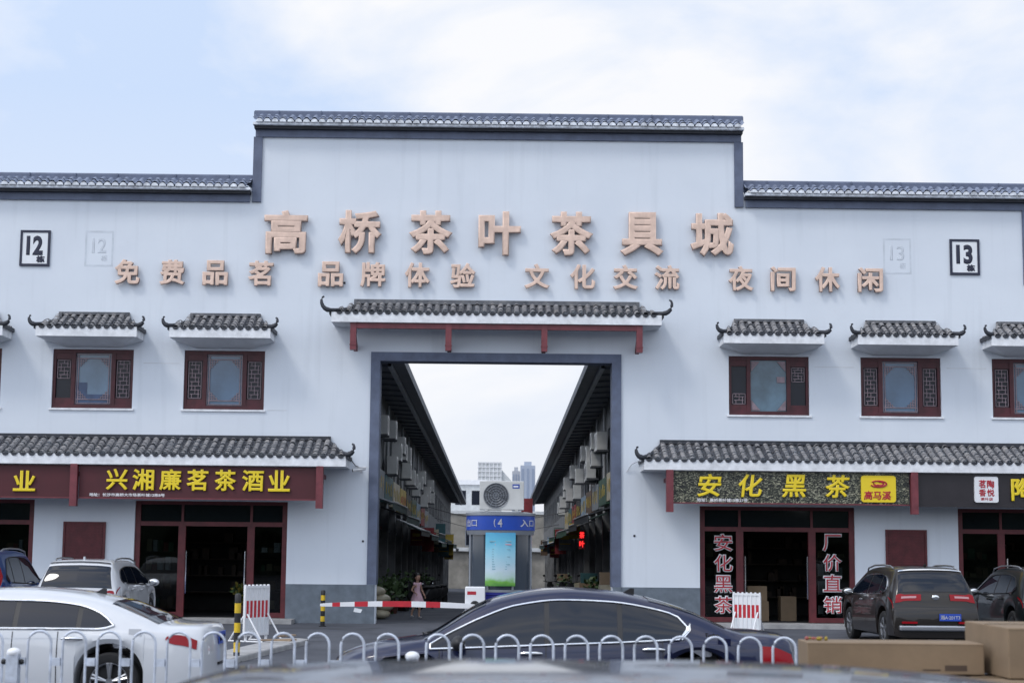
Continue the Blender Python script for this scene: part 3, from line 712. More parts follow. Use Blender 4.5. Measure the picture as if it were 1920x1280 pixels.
for ch, x, z, hh in (("陶",0.10,0.135,0.20),("悦",0.10,-0.075,0.18),("茗",-0.10,0.135,0.20),("香",-0.10,-0.075,0.18)): text('seal_letter', ch, M_REDT, so_, (0,-0.065,0), 0.18, hh, c=(x,z), bold=0.03)
text('seal_letter', "茶叶店", M_REDT, so_, (0,-0.065,0), 0.30, 0.075, c=(0,-0.23), bold=0.02)
sign_text(s, c0, z0, "陶", 12.93, 3.43, 0.56, 0.60, bold=0.024)
sign_text(s, c0, z0, "瓷", 13.9, 3.43, 0.56, 0.60, bold=0.024)

# vertical lettering on the glass of the right shop
def glass_text(x, chars, zs, lab):
    g0 = empty('glass_lettering', (x, 0.13, 0.3)); tag(g0, lab, 'lettering', 'vertical lettering on shop glass')
    for ch, z in zip(chars, zs):
        o = text('letter', ch, M_WHITE_T, g0, (0, -0.004, -0.3), 0.50, 0.46, c=(0, z), bold=0.055)
        text('letter_face', ch, M_REDT, o, (0, -0.005, 0), 0.445, 0.405, c=(0, z), bold=0.004)
glass_text(5.73, "安化黑茶", (2.08,1.57,1.05,0.54), "white edged red letters 安化黑茶 down the left glass panel")
glass_text(8.46, "厂价直销", (2.10,1.60,1.10,0.56), "white edged red letters 厂价直销 down the right glass panel")

# small things at the shops
def carton(name, x, y, z, w, d, h, lab, grp=None, rz=0.0, tape=True, flap=False):
    o = empty(name, (x, y, z), rz); tag(o, lab, 'cardboard box', grp)
    b = MB(); b.box(-w/2, w/2, -d/2, d/2, 0, h)
    q = b.build('body', M_CARD, o)
    bv = q.modifiers.new('soft_edge', 'BEVEL'); bv.width = 0.008; bv.segments = 2
    if tape:
        t = MB(); t.box(-w/2, w/2, -0.03, 0.03, h, h+0.0015); t.box(-w/2-0.0015, -w/2, -0.03, 0.03, h-0.10, h); t.box(w/2, w/2+0.0015, -0.03, 0.03, h-0.10, h); t.build('tape', M_TAPE, o)
        e = MB(); e.box(-w/2+0.006, w/2-0.006, -0.002, 0.002, h+0.0016, h+0.0022); e.build('flap_seam', M_CARD_D, o)
    return o
for k, (x, y, z, w, h, lab) in enumerate(((6.72,1.2,0.11,0.55,0.50,"cardboard box at the bottom of the stack inside right shop door"),(6.70,1.2,0.612,0.5,0.38,"cardboard box on top of the stack inside right shop door"),(7.55,1.5,0.11,0.40,0.62,"tall cardboard box standing alone inside the right shop door"))):
    carton('cardboard_box', x, y, z, w, 0.5, h, lab, 'boxes inside the right shop')
def shrub(name, loc, r, h, mats, lab, cat, n=700, leaf=0.05, stem=True, grp=None, seed=1):
    rnd = random.Random(seed); o = empty(name, loc); tag(o, lab, cat, grp)
    b = MB(); cl = [(rnd.uniform(-.5,.5)*r, rnd.uniform(-.5,.5)*r, h*rnd.uniform(.35,.85), r*rnd.uniform(.35,.6)) for _ in range(7)]
    for k in range(n):
        c = rnd.choice(cl); d = Vector((rnd.gauss(0,1), rnd.gauss(0,1), rnd.gauss(0,.8))).normalized()*c[3]*rnd.uniform(.5,1.05)
        p = Vector(c[:3])+d; u = Vector((rnd.gauss(0,1), rnd.gauss(0,1), rnd.gauss(0,1))).normalized(); v = u.orthogonal().normalized(); l = leaf*rnd.uniform(.6,1.4)
        b.quad(p-u*l, p+v*l*.5, p+u*l, p-v*l*.5, rnd.randrange(len(mats)))
    b.build('foliage', mats, o, fix=False)
    if stem:
        s_ = MB(); s_.tube([(0,0,0),(0.03*r,0,h*.4),(0,0.05*r,h*.8)], [0.06*h, 0.04*h, 0.015*h], 7); s_.build('stem', M_WOOD, o, 40)
    return o
M_LEAF1 = mat('leaf_green', (0.045,0.085,0.025), 0.6, var=0.3); M_LEAF2 = mat('leaf_dark', (0.022,0.048,0.018), 0.6, var=0.3); M_LEAF3 = mat('leaf_yellow', (0.20,0.17,0.03), 0.6)
M_POT = mat('glazed_pot', (0.10,0.04,0.03), 0.3)
po = shrub('potted_plant', (-6.35, 0.9, 0.11), 0.32, 0.85, [M_LEAF1, M_LEAF3, M_LEAF2], "yellow green potted plant inside the left shop doorway", 'plant', 260, 0.07)
pb = MB(); pb.lathe([(0.12,0),(0.17,0.15),(0.18,0.27),(0.15,0.28)], n=14); pb.build('pot', M_POT, po, 40)

def cctv(loc, lab, sx):
    c = empty('security_camera', loc); tag(c, lab, 'camera')
    b = MB(); b.box(-0.04,0.04,-0.02,0,-0.06,0.06); b.tube([(0,-0.02,0),(0,-0.2,-0.02)],0.015,6); b.build('bracket', M_WHITE, c)
    b = MB(); b.tube([(-0.14*sx,-0.22,0.03),(0.18*sx,-0.24,-0.03)],0.05,10); b.box(-0.2,0.2,-0.29,-0.17,0.045,0.055); b.build('housing', M_WHITE, c, 40)
    b = MB(); b.tube([(0.18*sx,-0.24,-0.03),(0.2*sx,-0.241,-0.035)],0.04,10); b.build('lens', M_BLACK, c, 40)
cctv((-3.36, 0, 3.80), "small white security camera on the wall left of the gateway", -1)
cab = MB(); cab.tube([(-3.62,-1.0,4.15),(-3.55,-0.5,4.0),(-3.5,-0.03,3.9),(-3.36,-0.03,3.84)], 0.012, 5)
tag(cab.build('cable', M_BLACK), "thin dark cable running from the left awning tip to the camera", 'cable')
cab = MB(); cab.tube([(3.3,-0.03,3.82),(3.42,-0.1,4.0),(3.55,-0.6,4.06),(3.66,-1.1,4.04)], 0.014, 5)
tag(cab.build('cable', M_SOFFIT), "pale cable looped from the wall to the right awning tip", 'cable')

# ================================================================ CARS
def pchip(pts):
    xs = [p[0] for p in pts]; ys = [p[1] for p in pts]; n = len(xs)
    dl = [(ys[i+1]-ys[i])/(xs[i+1]-xs[i]) for i in range(n-1)]; m = [dl[0]]+[0]*(n-2)+[dl[-1]]
    for i in range(1, n-1):
        if dl[i-1]*dl[i] > 0:
            h0, h1 = xs[i]-xs[i-1], xs[i+1]-xs[i]; w1, w2 = 2*h1+h0, h1+2*h0; m[i] = (w1+w2)/(w1/dl[i-1]+w2/dl[i])
    def f(x):
        if x <= xs[0]: return ys[0]
        if x >= xs[-1]: return ys[-1]
        i = max(k for k in range(n-1) if xs[k] <= x); h = xs[i+1]-xs[i]; t = (x-xs[i])/h
        return (2*t**3-3*t*t+1)*ys[i]+(t**3-2*t*t+t)*h*m[i]+(-2*t**3+3*t*t)*ys[i+1]+(t**3-t*t)*h*m[i+1]
    return f
CC = (2.3, 0.0, 0.55)
class Shell:
    def __init__(s, L, W, prof, belt, xr, xf, Rw=0.37, zb=0.2, bow=(0.10,0.22), taper=0.30, crown=0.06, rear_r=0.10):
        s.rear_r = rear_r
        s.L, s.hw, s.xr, s.xf, s.Rw, s.zb, s.bow, s.taper, s.crown = L, W/2, xr, xf, Rw, zb, bow, taper, crown
        # profile by arc length with Catmull-Rom
        P = [Vector((p[0], p[1])) for p in prof]; out = []
        for i in range(len(P)-1):
            a, b, c, d = P[max(i-1,0)], P[i], P[i+1], P[min(i+2,len(P)-1)]
            n = max(3, int((c-b).length/0.04))
            for k in range(n):
                t = k/n; q = 0.5*((2*b)+(c-a)*t+(2*a-5*b+4*c-d)*t*t+(3*b-a-3*c+d)*t**3)
                q.x = min(max(q.x, b.x if c.x >= b.x else c.x), max(b.x, c.x)); out.append(q)
        out.append(P[-1])
        for k in range(1, len(out)):
            if out[k].x <= out[k-1].x: out[k].x = out[k-1].x+0.0005
        # extra stations round the wheel arches
        s.st = [(q.x, q.y) for q in out]
        f = [(a[0], a[1]) for a in s.st]
        ex = []
        for xc in (xr, xf):
            for k in range(-12, 13): ex.append(xc+s.Rw*math.sin(math.pi/2*k/12))
            ex += [xc-s.Rw-0.002, xc+s.Rw+0.002]
        def zat(x):
            for k in range(len(f)-1):
                if f[k][0] <= x <= f[k+1][0]: return f[k][1]+(f[k+1][1]-f[k][1])*(x-f[k][0])/max(1e-9, f[k+1][0]-f[k][0])
            return f[-1][1]
        for x in ex: s.st.append((x, zat(x)))
        s.st.sort(key=lambda a: a[0]); s.belt = pchip(belt); s.zmax = max(z for _, z in s.st)
    def s_x(s, x):
        for k in range(len(s.st)-1):
            if s.st[k][0] <= x <= s.st[k+1][0]: return k+(x-s.st[k][0])/max(1e-9, s.st[k+1][0]-s.st[k][0])
        return 0 if x < s.st[0][0] else len(s.st)-1
    def s_z(s, z):            # on the rising tail
        for k in range(len(s.st)-1):
            if s.st[k][1] <= z <= s.st[k+1][1]: return k+(z-s.st[k][1])/max(1e-9, s.st[k+1][1]-s.st[k][1])
        return 0
    def plan(s, x):
        u = min(x, s.L-x); e = 0.55 if x < s.L/2 else 0.9; d = s.rear_r if x < s.L/2 else 0.16
        return s.hw*(1-d*max(0, 1-u/e)**2.2)
    def ring(s, sv):
        k = int(min(max(sv, 0), len(s.st)-1.0001)); t = sv-k; x = s.st[k][0]*(1-t)+s.st[k+1][0]*t; zt_ = s.st[k][1]*(1-t)+s.st[k+1][1]*t
        w = s.plan(x); b = min(s.belt(x), zt_-0.012); zb = s.zb
        for xc in (s.xr, s.xf):
            if abs(x-xc) < s.Rw: zb = max(zb, s.Rw*0.92+math.sqrt(max(0, s.Rw**2-(x-xc)**2))*1.0)
        zb = min(zb, b-0.05)
        r = max(0, min(1, (zt_-b)/max(0.05, s.zmax-s.belt(s.L*0.45)))); wr = w*(0.93-s.taper*r**0.9)
        ze = max(b+0.006, zt_-s.crown*(0.5+0.5*r)); mid = zb+(b-zb)*0.45
        q = [(0,zb),(.80*w,zb),(.965*w,zb+0.03*min(1,(b-zb)/.3)),(w,mid),(.985*w,b-0.35*(b-mid)),(.955*w,b),(wr,ze),(wr*.93,ze+(zt_-ze)*.45),(wr*.62,ze+(zt_-ze)*.82),(0,zt_)]
        return x, q
    TT = (0,1,2,3,4,5,6,6.4,7,8)
    def P(s, sv, t, side=1):
        x, q = s.ring(sv); T = s.TT
        k = max(i for i in range(len(T)-1) if T[i] <= t+1e-9); u = (t-T[k])/(T[k+1]-T[k])
        y = q[k][0]*(1-u)+q[k+1][0]*u; z = q[k][1]*(1-u)+q[k+1][1]*u
        if 5 <= t <= 6: y += 0.018*math.sin(math.pi*(t-5))*min(1,(q[6][1]-q[5][1])/.3)
        v = (y/s.hw)**2
        xx = x + s.bow[0]*v*max(0, 1-x/0.7) - s.bow[1]*v*max(0, 1-(s.L-x)/0.9)
        return Vector((xx, y*side, z))
    def t_side(s, x, z):
        _, q = s.ring(s.s_x(x)); return 5+max(0, min(1, (z-q[5][1])/max(1e-6, q[6][1]-q[5][1])))
    def body(s, mb, m=0):
        ts = [0,1,1.6,2,2.5,3,3.5,4,4.5,5,5.12,5.3,5.5,5.7,5.88,6,6.2,6.4,6.7,7,7.5,8]
        rows = [[s.P(k, t, 1) for t in ts]+[s.P(k, t, -1) for t in ts[-2:0:-1]] for k in range(len(s.st))]
        i = mb.grid(rows, m, True); n = len(rows[0])
        mb.face([i+j for j in range(n)], m); e = i+(len(rows)-1)*n; mb.face([e+j for j in range(n)][::-1], m)
    def off(s, sv, t, side, eps):
        d = 0.05; p = s.P(sv, t, side); a = s.P(min(sv+0.6, len(s.st)-1.01), t, side)-s.P(max(sv-0.6,0), t, side); b = s.P(sv, min(t+d, 8), side)-s.P(sv, max(t-d, 0), side)
        n = a.cross(b)
        if n.length < 1e-9: n = Vector((0, side, 0.3))
        n.normalize()
        if n.dot(p-Vector((s.L*0.5 if 0.8 < p.x < s.L-0.8 else s.L*.5, 0, 0.6 if p.z < 1.2 else 0.4))) < 0: n = -n
        return p+n*eps
    def side_patch(s, mb, x0, x1, lo, hi, side, eps=0.006, m=0, n=28, k=5):
        rows = []
        for i in range(n+1):
            x = x0+(x1-x0)*i/n; a, b = lo(x), hi(x); sv = s.s_x(x)
            rows.append([s.off(sv, s.t_side(x, a+(b-a)*j/k), side, eps) for j in range(k+1)])
        mb.grid(rows, m)
    def edge(s, x0, x1, fn, side, eps=0.008, n=28):
        return [s.off(s.s_x(x0+(x1-x0)*i/n), s.t_side(x0+(x1-x0)*i/n, fn(x0+(x1-x0)*i/n)), side, eps) for i in range(n+1)]
    def top_patch(s, mb, s0, s1, t0, eps=0.006, m=0, n=14, t1=8.0, sides=(1,-1), inset=0.0):
        for sd in sides:
            rows = []
            for i in range(n+1):
                sv = s0+(s1-s0)*i/n
                rows.append([s.off(sv, t0+(t1-t0)*j/8, sd, eps) for j in range(9)])
            mb.grid(rows, m)
    def low_patch(s, mb, x0, x1, t0, t1, side, eps=0.006, m=0, n=8, k=4):
        mb.grid([[s.off(s.s_x(x0+(x1-x0)*i/n), t0+(t1-t0)*j/k, side, eps) for j in range(k+1)] for i in range(n+1)], m)

def add_wheels(car, sh, r, wd=0.21):
    for x in (sh.xr, sh.xf):
        for sd in (1, -1):
            w = part('wheel', car, (x, sd*(sh.hw-0.02-wd/2-0.02), r))
            b = MB(); h = wd/2
            b.lathe([(r*.66,-h*.9),(r*.74,-h),(r*.93,-h),(r,-h*.75),(r,h*.75),(r*.93,h),(r*.74,h),(r*.66,h*.9)], axis='y', n=32, caps=False); b.build('tyre', M_RUB, w, 40)
            b = MB(); o = sd*h
            b.lathe([(r*.69,o*.92),(r*.62,o*.80),(r*.60,o*.2)], axis='y', n=32, caps=False); b.lathe([(0.001,o*.72),(r*.13,o*.74),(r*.15,o*.5)], axis='y', n=12, caps=False)
            for k in range(5):
                a = 2*math.pi*k/5+0.3
                for da in (-0.10, 0.10):
                    p0 = (r*.12*math.cos(a), o*.66, r*.12*math.sin(a)); p1 = (r*.63*math.cos(a+da), o*.80, r*.63*math.sin(a+da)); b.tube([p0, p1], [r*.05, r*.055], 6)
            b.build('rim', M_ALU, w, 40)
            b = MB(); b.lathe([(0.001,o*.05),(r*.60,o*.05)], axis='y', n=24, caps=False); b.build('brake_disc', M_BLACK, w)

def car(name, label, loc, rz, paint, kind='sedan', cat='car', group=None, L=4.8, W=1.83, prof=None, belt=None, xr=1.1, xf=3.9, r=0.33, win=None, chrome=True, rear=None, rails=False, sides=(1,-1), plate=None, trimcol=None, glass=None, **kw):
    c = empty(name, loc, rz); tag(c, label, cat, group)
    sh = Shell(L, W, prof, belt, xr, xf, Rw=r+0.06, **kw)
    gl = glass or M_GLASS_CAR
    b = MB(); sh.body(b); b.build('body', paint, c, 38)
    ub = MB(); ub.box(0.35, L-0.45, -sh.hw+0.28, sh.hw-0.28, 0.16, 0.62)
    for x in (xr, xf): ub.box(x-r*0.7, x+r*0.7, -sh.hw+0.24, sh.hw-0.24, 0.14, 0.3)
    ub.build('underbody', M_BLACK, c)
    # glass
    lo, hi, x0, x1, pillars = win['lo'], win['hi'], win['x0'], win['x1'], win['pillars']
    cuts = [x0]+[q for p in pillars for q in (p-0.028, p+0.028)]+[x1]
    for sd in sides:
        for k in range(0, len(cuts), 2):
            b = MB(); sh.side_patch(b, cuts[k], cuts[k+1], lo, hi, sd); b.build('side_window', gl, c, 180, out_from=CC)
        b = MB()
        for p in pillars:
            b = MB(); sh.side_patch(b, p-0.028, p+0.028, lo, hi, sd, 0.004, n=2); b.build('pillar_trim', M_BLACK, c, out_from=CC)
        t = MB(); up = sh.edge(x0, x1, hi, sd, 0.010); dn = sh.edge(x0, x1, lo, sd, 0.010)
        t.tube(up, 0.014 if chrome else 0.012, 6); t.tube(dn, 0.014 if chrome else 0.012, 6); t.tube([up[0], dn[0]], 0.02 if chrome else 0.012, 6); t.tube([up[-1], dn[-1]], 0.014, 6)
        t.build('window_trim', (trimcol or M_CHROME) if chrome else M_BLACK, c, 60)
        # door handles and shut lines
        for hx, hz in win['handles']:
            h = MB(); p = sh.off(sh.s_x(hx), 4.35, sd, 0.03); h.tube([p+Vector((-0.12,0,0)), p+Vector((-0.05,sd*0.012,0.004)), p+Vector((0.07,sd*0.012,0.004)), p+Vector((0.12,0,0))], [0.012,0.022,0.022,0.012], 8)
            h.build('door_handle', M_CHROME if chrome else paint, c, 60)
        for dx in win['doors']:
            g_ = MB(); sh.low_patch(g_, dx-0.005, dx+0.005, 2.2, 5.0, sd, 0.003, n=1, k=10); g_.build('door_gap', M_BLACK, c, out_from=CC)
        g_ = MB(); sh.low_patch(g_, 0.6, L-0.7, 4.43, 4.47, sd, 0.004, n=30, k=1); g_.build('crease_line', paint, c, out_from=CC)
        fc = MB(); p = sh.off(sh.s_x(0.85), 4.4, sd, 0.004); fc.box(p.x-0.07, p.x+0.07, p.y-0.003, p.y+0.003, p.z-0.06, p.z+0.06); fc.build('fuel_flap', paint, c)
        mx = win['mirror']; p = sh.off(sh.s_x(mx), 5.0, sd, 0.0)
        m_ = MB(); m_.ell((p.x+0.02, p.y+sd*0.16, p.z+0.07), (0.075,0.13,0.085)); m_.box(p.x-0.03, p.x+0.05, p.y-sd*0.02, p.y+sd*0.1, p.z+0.0, p.z+0.045); mo = m_.build('mirror', win.get('mirmat', paint), c, 60)
        q = MB(); q.ell((p.x-0.05, p.y+sd*0.16, p.z+0.07), (0.012,0.10,0.06)); q.build('mirror_glass', M_CHROME, mo, 60)
    b = MB(); sh.top_patch(b, sh.s_x(win['wsx'][0]), sh.s_x(win['wsx'][1]), 6.25); b.build('windscreen', gl, c, 180, out_from=CC)
    b = MB(); sr = win['rear'](sh); sh.top_patch(b, sr[0], sr[1], 6.3 if kind == 'sedan' else 6.15); b.build('rear_window', gl, c, 180, out_from=CC)
    for fn in (rear or []): fn(c, sh)
    if rails:
        for sd in (1,-1):
            pts = [sh.off(sh.s_x(x), 6.15, sd, e) for x, e in ((win['rail'][0],0.0),(win['rail'][0]+0.12,0.055),(win['rail'][0]+0.6,0.07),(win['rail'][1]-0.6,0.07),(win['rail'][1]-0.12,0.05),(win['rail'][1],0.0))]
            b = MB(); b.tube(pts, 0.018, 8); b.build('roof_rail', M_ALU, c, 60)
    if win.get('fin'):
        p = sh.off(sh.s_x(win['fin']), 8, 1, 0); b = MB(); b.prism([(p.x-0.06,p.z-0.01),(p.x+0.10,p.z-0.01),(p.x-0.02,p.z+0.06),(p.x-0.06,p.z+0.055)], -0.015, 0.015); b.build('antenna_fin', win.get('finmat', paint), c)
    add_wheels(c, sh, r)
    return c, sh

def lamp_side(x0, x1, t0, t1, mats=None, nm='tail_lamp'):
    def f(c, sh):
        for sd in (1,-1):
            b = MB(); sh.low_patch(b, x0, x1, t0, t1, sd, 0.010, n=8, k=6); b.build(nm, M_LAMP, c, 180, out_from=CC)
    return f
def number_plate_car(z, body='湘A·20133', y=0.0, w=0.44, h=0.14, lbl=True):
    def f(c, sh):
        sv = sh.s_z(z); p = sh.P(sv, 8, 1); x = sh.st[0][0]-0.0
        # plate sits just proud of the surface behind it, facing backwards
        xp = p.x-0.012
        b = MB(); b.box(xp-0.008, xp, y-w/2, y+w/2, z-h/2, z+h/2); o = b.build('number_plate', M_BLUEP, c)
        me = glyphs(body, w*0.9, h*0.62, (0,0), 0, 0.03)
        for v in me.vertices: v.co = (xp-0.010, y-v.co.x, z+v.co.z)
        me.materials.append(M_WHITE_T); q = bpy.data.objects.new('plate_letters', me); COL.objects.link(q); q.parent = o
    return f
def box_part(nm, x0, x1, y0, y1, z0, z1, m, mirror=False, bev=0.01):
    def f(c, sh):
        for sd in ((1,-1) if mirror else (1,)):
            b = MB(); b.box(x0, x1, sd*y0, sd*y1, z0, z1); o = b.build(nm, m, c)
            if bev: q = o.modifiers.new('edge','BEVEL'); q.width = bev; q.segments = 2
    return f

def paint(name, col, metal=0.0, rough=0.35, coat=1.0, spec=0.5):
    return mat(name, col, rough, metal, coat=coat, var=0.04, scale=2, spec=spec)
P_WHITE = paint('white_car_paint', (0.60,0.62,0.65)); P_NAVY = paint('navy_car_paint', (0.006,0.010,0.042), 0.0, 0.3, 0.75, 0.25)
P_BROWN = paint('brown_car_paint', (0.015,0.012,0.0105), 0.0, 0.3, 0.55, 0.25); P_DKGREEN = paint('dark_green_car_paint', (0.007,0.010,0.011), 0.0, 0.3, 0.55, 0.25)
P_BLUE = paint('blue_car_paint', (0.02,0.075,0.26), 0.4, 0.3); P_SILVER = paint('dark_silver_car_paint', (0.16,0.18,0.225), 0.8, 0.22, 0.6)

PI = math.pi
# --- white sedan, side on behind the guardrail, front to the left
ws_prof = [(0,0.40),(0.01,0.66),(0.03,0.81),(0.07,0.93),(0.16,0.965),(0.55,0.985),(0.80,1.08),(1.20,1.235),(1.65,1.325),(2.2,1.365),(2.7,1.35),(3.05,1.285),(3.75,0.98),(4.2,0.90),(4.6,0.78),(4.75,0.64),(4.8,0.40)]
ws_belt = [(0,0.77),(0.3,0.865),(1.0,0.895),(2.5,0.88),(3.7,0.875),(4.4,0.78),(4.8,0.62)]
hi = pchip([(1.10,0.955),(1.17,1.02),(1.30,1.10),(1.55,1.175),(2.0,1.215),(2.5,1.22),(2.9,1.175),(3.2,1.08),(3.55,0.91)]); lo = lambda x: 0.915 if x > 1.22 else 0.915+0.04*(1.22-x)/0.12
swin = dict(lo=lo, hi=hi, x0=1.10, x1=3.50, pillars=[1.50,2.22], handles=[(1.55,0.8),(2.62,0.8)], doors=[1.72,2.23,3.4], mirror=3.2, wsx=(3.10,3.70), rear=lambda s: (s.s_x(0.60), s.s_x(1.17)), fin=1.45, finmat=M_BLACK)
def ws_lamps(c, sh):
    for sd in (1,-1):
        b = MB(); n = 18; rows = []
        for i in range(n+1):
            u = i/n; x = 0.09+0.39*u; e = math.sqrt(max(0,1-max(0,(u-.55)/.45)**2)); mid = 4.52
            rows.append([sh.off(sh.s_x(x), mid+(j/6-.5)*0.86*e, sd, 0.010) for j in range(7)])
        b.grid(rows)
        o = b.build('tail_lamp', M_LAMP, c, 180, out_from=CC)
    b = MB(); b.box(-0.01, 0.05, -0.28, 0.28, 0.50, 0.53); b.build('bumper_slot', M_BLACK, c)
car('white_sedan', "white sedan side on behind the guardrail with red tail lamp and silver window line", (-3.13,-22.1,0), PI, P_WHITE, prof=ws_prof, belt=ws_belt, win=swin, xr=1.13, xf=3.85, rear=[ws_lamps, number_plate_car(0.80,'湘A·8V236')], sides=(1,-1), taper=0.26)

# --- navy limousine
nv_prof = [(0,0.40),(0.01,0.66),(0.03,0.84),(0.10,0.93),(0.35,0.965),(0.72,1.00),(1.2,1.20),(1.75,1.355),(2.3,1.425),(2.75,1.425),(3.2,1.355),(3.55,1.23),(4.05,0.92),(4.25,0.865),(4.8,0.775),(5.1,0.66),(5.22,0.50),(5.25,0.38)]
nv_belt = [(0,0.76),(0.3,0.86),(1.2,0.875),(2.5,0.82),(4.0,0.76),(4.8,0.68),(5.25,0.54)]
hi = pchip([(1.24,1.02),(1.30,1.105),(1.60,1.21),(2.1,1.285),(2.6,1.30),(3.1,1.24),(3.5,1.10),(3.85,0.93),(4.08,0.80)]); lo = pchip([(1.24,0.985),(1.33,0.895),(1.45,0.885),(2.6,0.83),(4.08,0.765)])
nwin = dict(lo=lo, hi=hi, x0=1.24, x1=4.05, pillars=[1.98,2.78], handles=[(1.62,0.8),(2.95,0.8)], doors=[1.52,2.79,3.95], mirror=3.72, mirmat=M_BLACK, wsx=(3.45,4.12), rear=lambda s: (s.s_x(0.82), s.s_x(1.65)), fin=1.82, finmat=M_BLACK)
def nv_extra(c, sh):
    for sd in (1,-1):
        b = MB(); sh.low_patch(b, 0.012, 0.42, 3.6, 4.75, sd, 0.010, n=14, k=6); b.build('tail_lamp', M_LAMP, c, 180, out_from=CC)
        b = MB(); sh.side_patch(b, 1.21, 1.31, lambda x: 0.89+max(0,(1.30-x))*1.1, lambda x: 0.935+max(0,(1.31-x))*1.3, sd, 0.013, n=6); b.build('chrome_quarter', M_CHROME, c, out_from=CC)
        p = sh.off(sh.s_x(0.98), 5.35, sd, 0.012)
        me = glyphs("Turbo", 0.15, 0.04, (0,0), 0, 0.02)
        for v in me.vertices: v.co = (p.x-sd*v.co.x, p.y, p.z+v.co.z)
        me.materials.append(M_YEL); q = bpy.data.objects.new('badge_lettering', me); COL.objects.link(q); q.parent = c
    b = MB(); b.tube([(4.1,-0.3,0.905),(4.16,0.1,0.90)],0.012,6); b.tube([(4.1,0.35,0.905),(4.18,-0.1,0.90)],0.012,6); b.build('wiper', M_BLACK, c)
car('navy_sedan', "long navy blue sedan side on in the centre with chrome window arch", (3.42,-22.75,0), PI, P_NAVY, L=5.25, W=1.9, prof=nv_prof, belt=nv_belt, xr=1.12, xf=4.32, r=0.345, win=nwin, rear=[nv_extra], taper=0.27)

# --- dark silver sedan nearest the camera: only its roof shows
hi2 = pchip([(1.10,1.00),(1.30,1.16),(1.7,1.27),(2.4,1.30),(2.9,1.26),(3.2,1.14),(3.55,0.94)])
sv_prof = [(0,0.42),(0.02,0.85),(0.12,1.12),(0.32,1.33),(0.68,1.415),(1.3,1.462),(2.0,1.472),(2.7,1.466),(3.08,1.448),(3.5,1.385),(4.25,1.00),(4.45,0.92),(4.7,0.78),(4.8,0.64),(4.85,0.42)]
twin = dict(swin); twin['wsx'] = (3.56,4.18); twin['fin'] = None; twin['hi'] = hi2; twin['rear'] = lambda s: (s.s_x(0.14), s.s_x(0.36))
car('silver_sedan', "dark silver car roof out of focus along the bottom edge", (2.5,-36.5,0), PI, P_SILVER, L=4.85, prof=sv_prof, belt=ws_belt, win=twin, xr=1.08, xf=3.85, rear=[ws_lamps], taper=0.22, crown=0.045)

# --- SUVs nosed in towards the shops
def suv_prof(H, k=0.0): return [(0,0.40),(0.01,0.60),(0.04,0.74),(0.10,0.80),(0.13,0.95),(0.17,1.08),(0.30,1.30),(0.43,H-0.15),(0.52,H-0.055),(0.75,H-0.015),(1.6,H),(2.4,H-0.03),(2.85,H-0.13),(3.5,1.13),(3.7,1.08),(4.2,0.98),(4.42,0.80),(4.5,0.42)]
suv_belt = [(0,0.72),(0.2,0.93),(0.7,1.04),(1.5,1.01),(2.6,0.97),(3.5,0.95),(4.1,0.86),(4.5,0.62)]
def suv_win(H, rz0=1.10): 
    hi = pchip([(0.62,1.16),(0.75,1.28),(1.0,H-0.22),(1.6,H-0.175),(2.4,H-0.20),(2.75,H-0.29),(3.2,1.10),(3.35,0.99)]); lo = pchip([(0.62,1.13),(0.85,1.055),(1.5,1.03),(2.6,0.99),(3.35,0.97)])
    return dict(lo=lo, hi=hi, x0=0.64, x1=3.30, pillars=[1.18,2.02], handles=[(1.45,0.9),(2.3,0.9)], doors=[1.25,2.03,3.1], mirror=2.95, wsx=(2.92,3.46), rear=lambda s: (s.s_z(rz0), s.s_z(H-0.135)), rail=(0.85,2.75), fin=0.8)
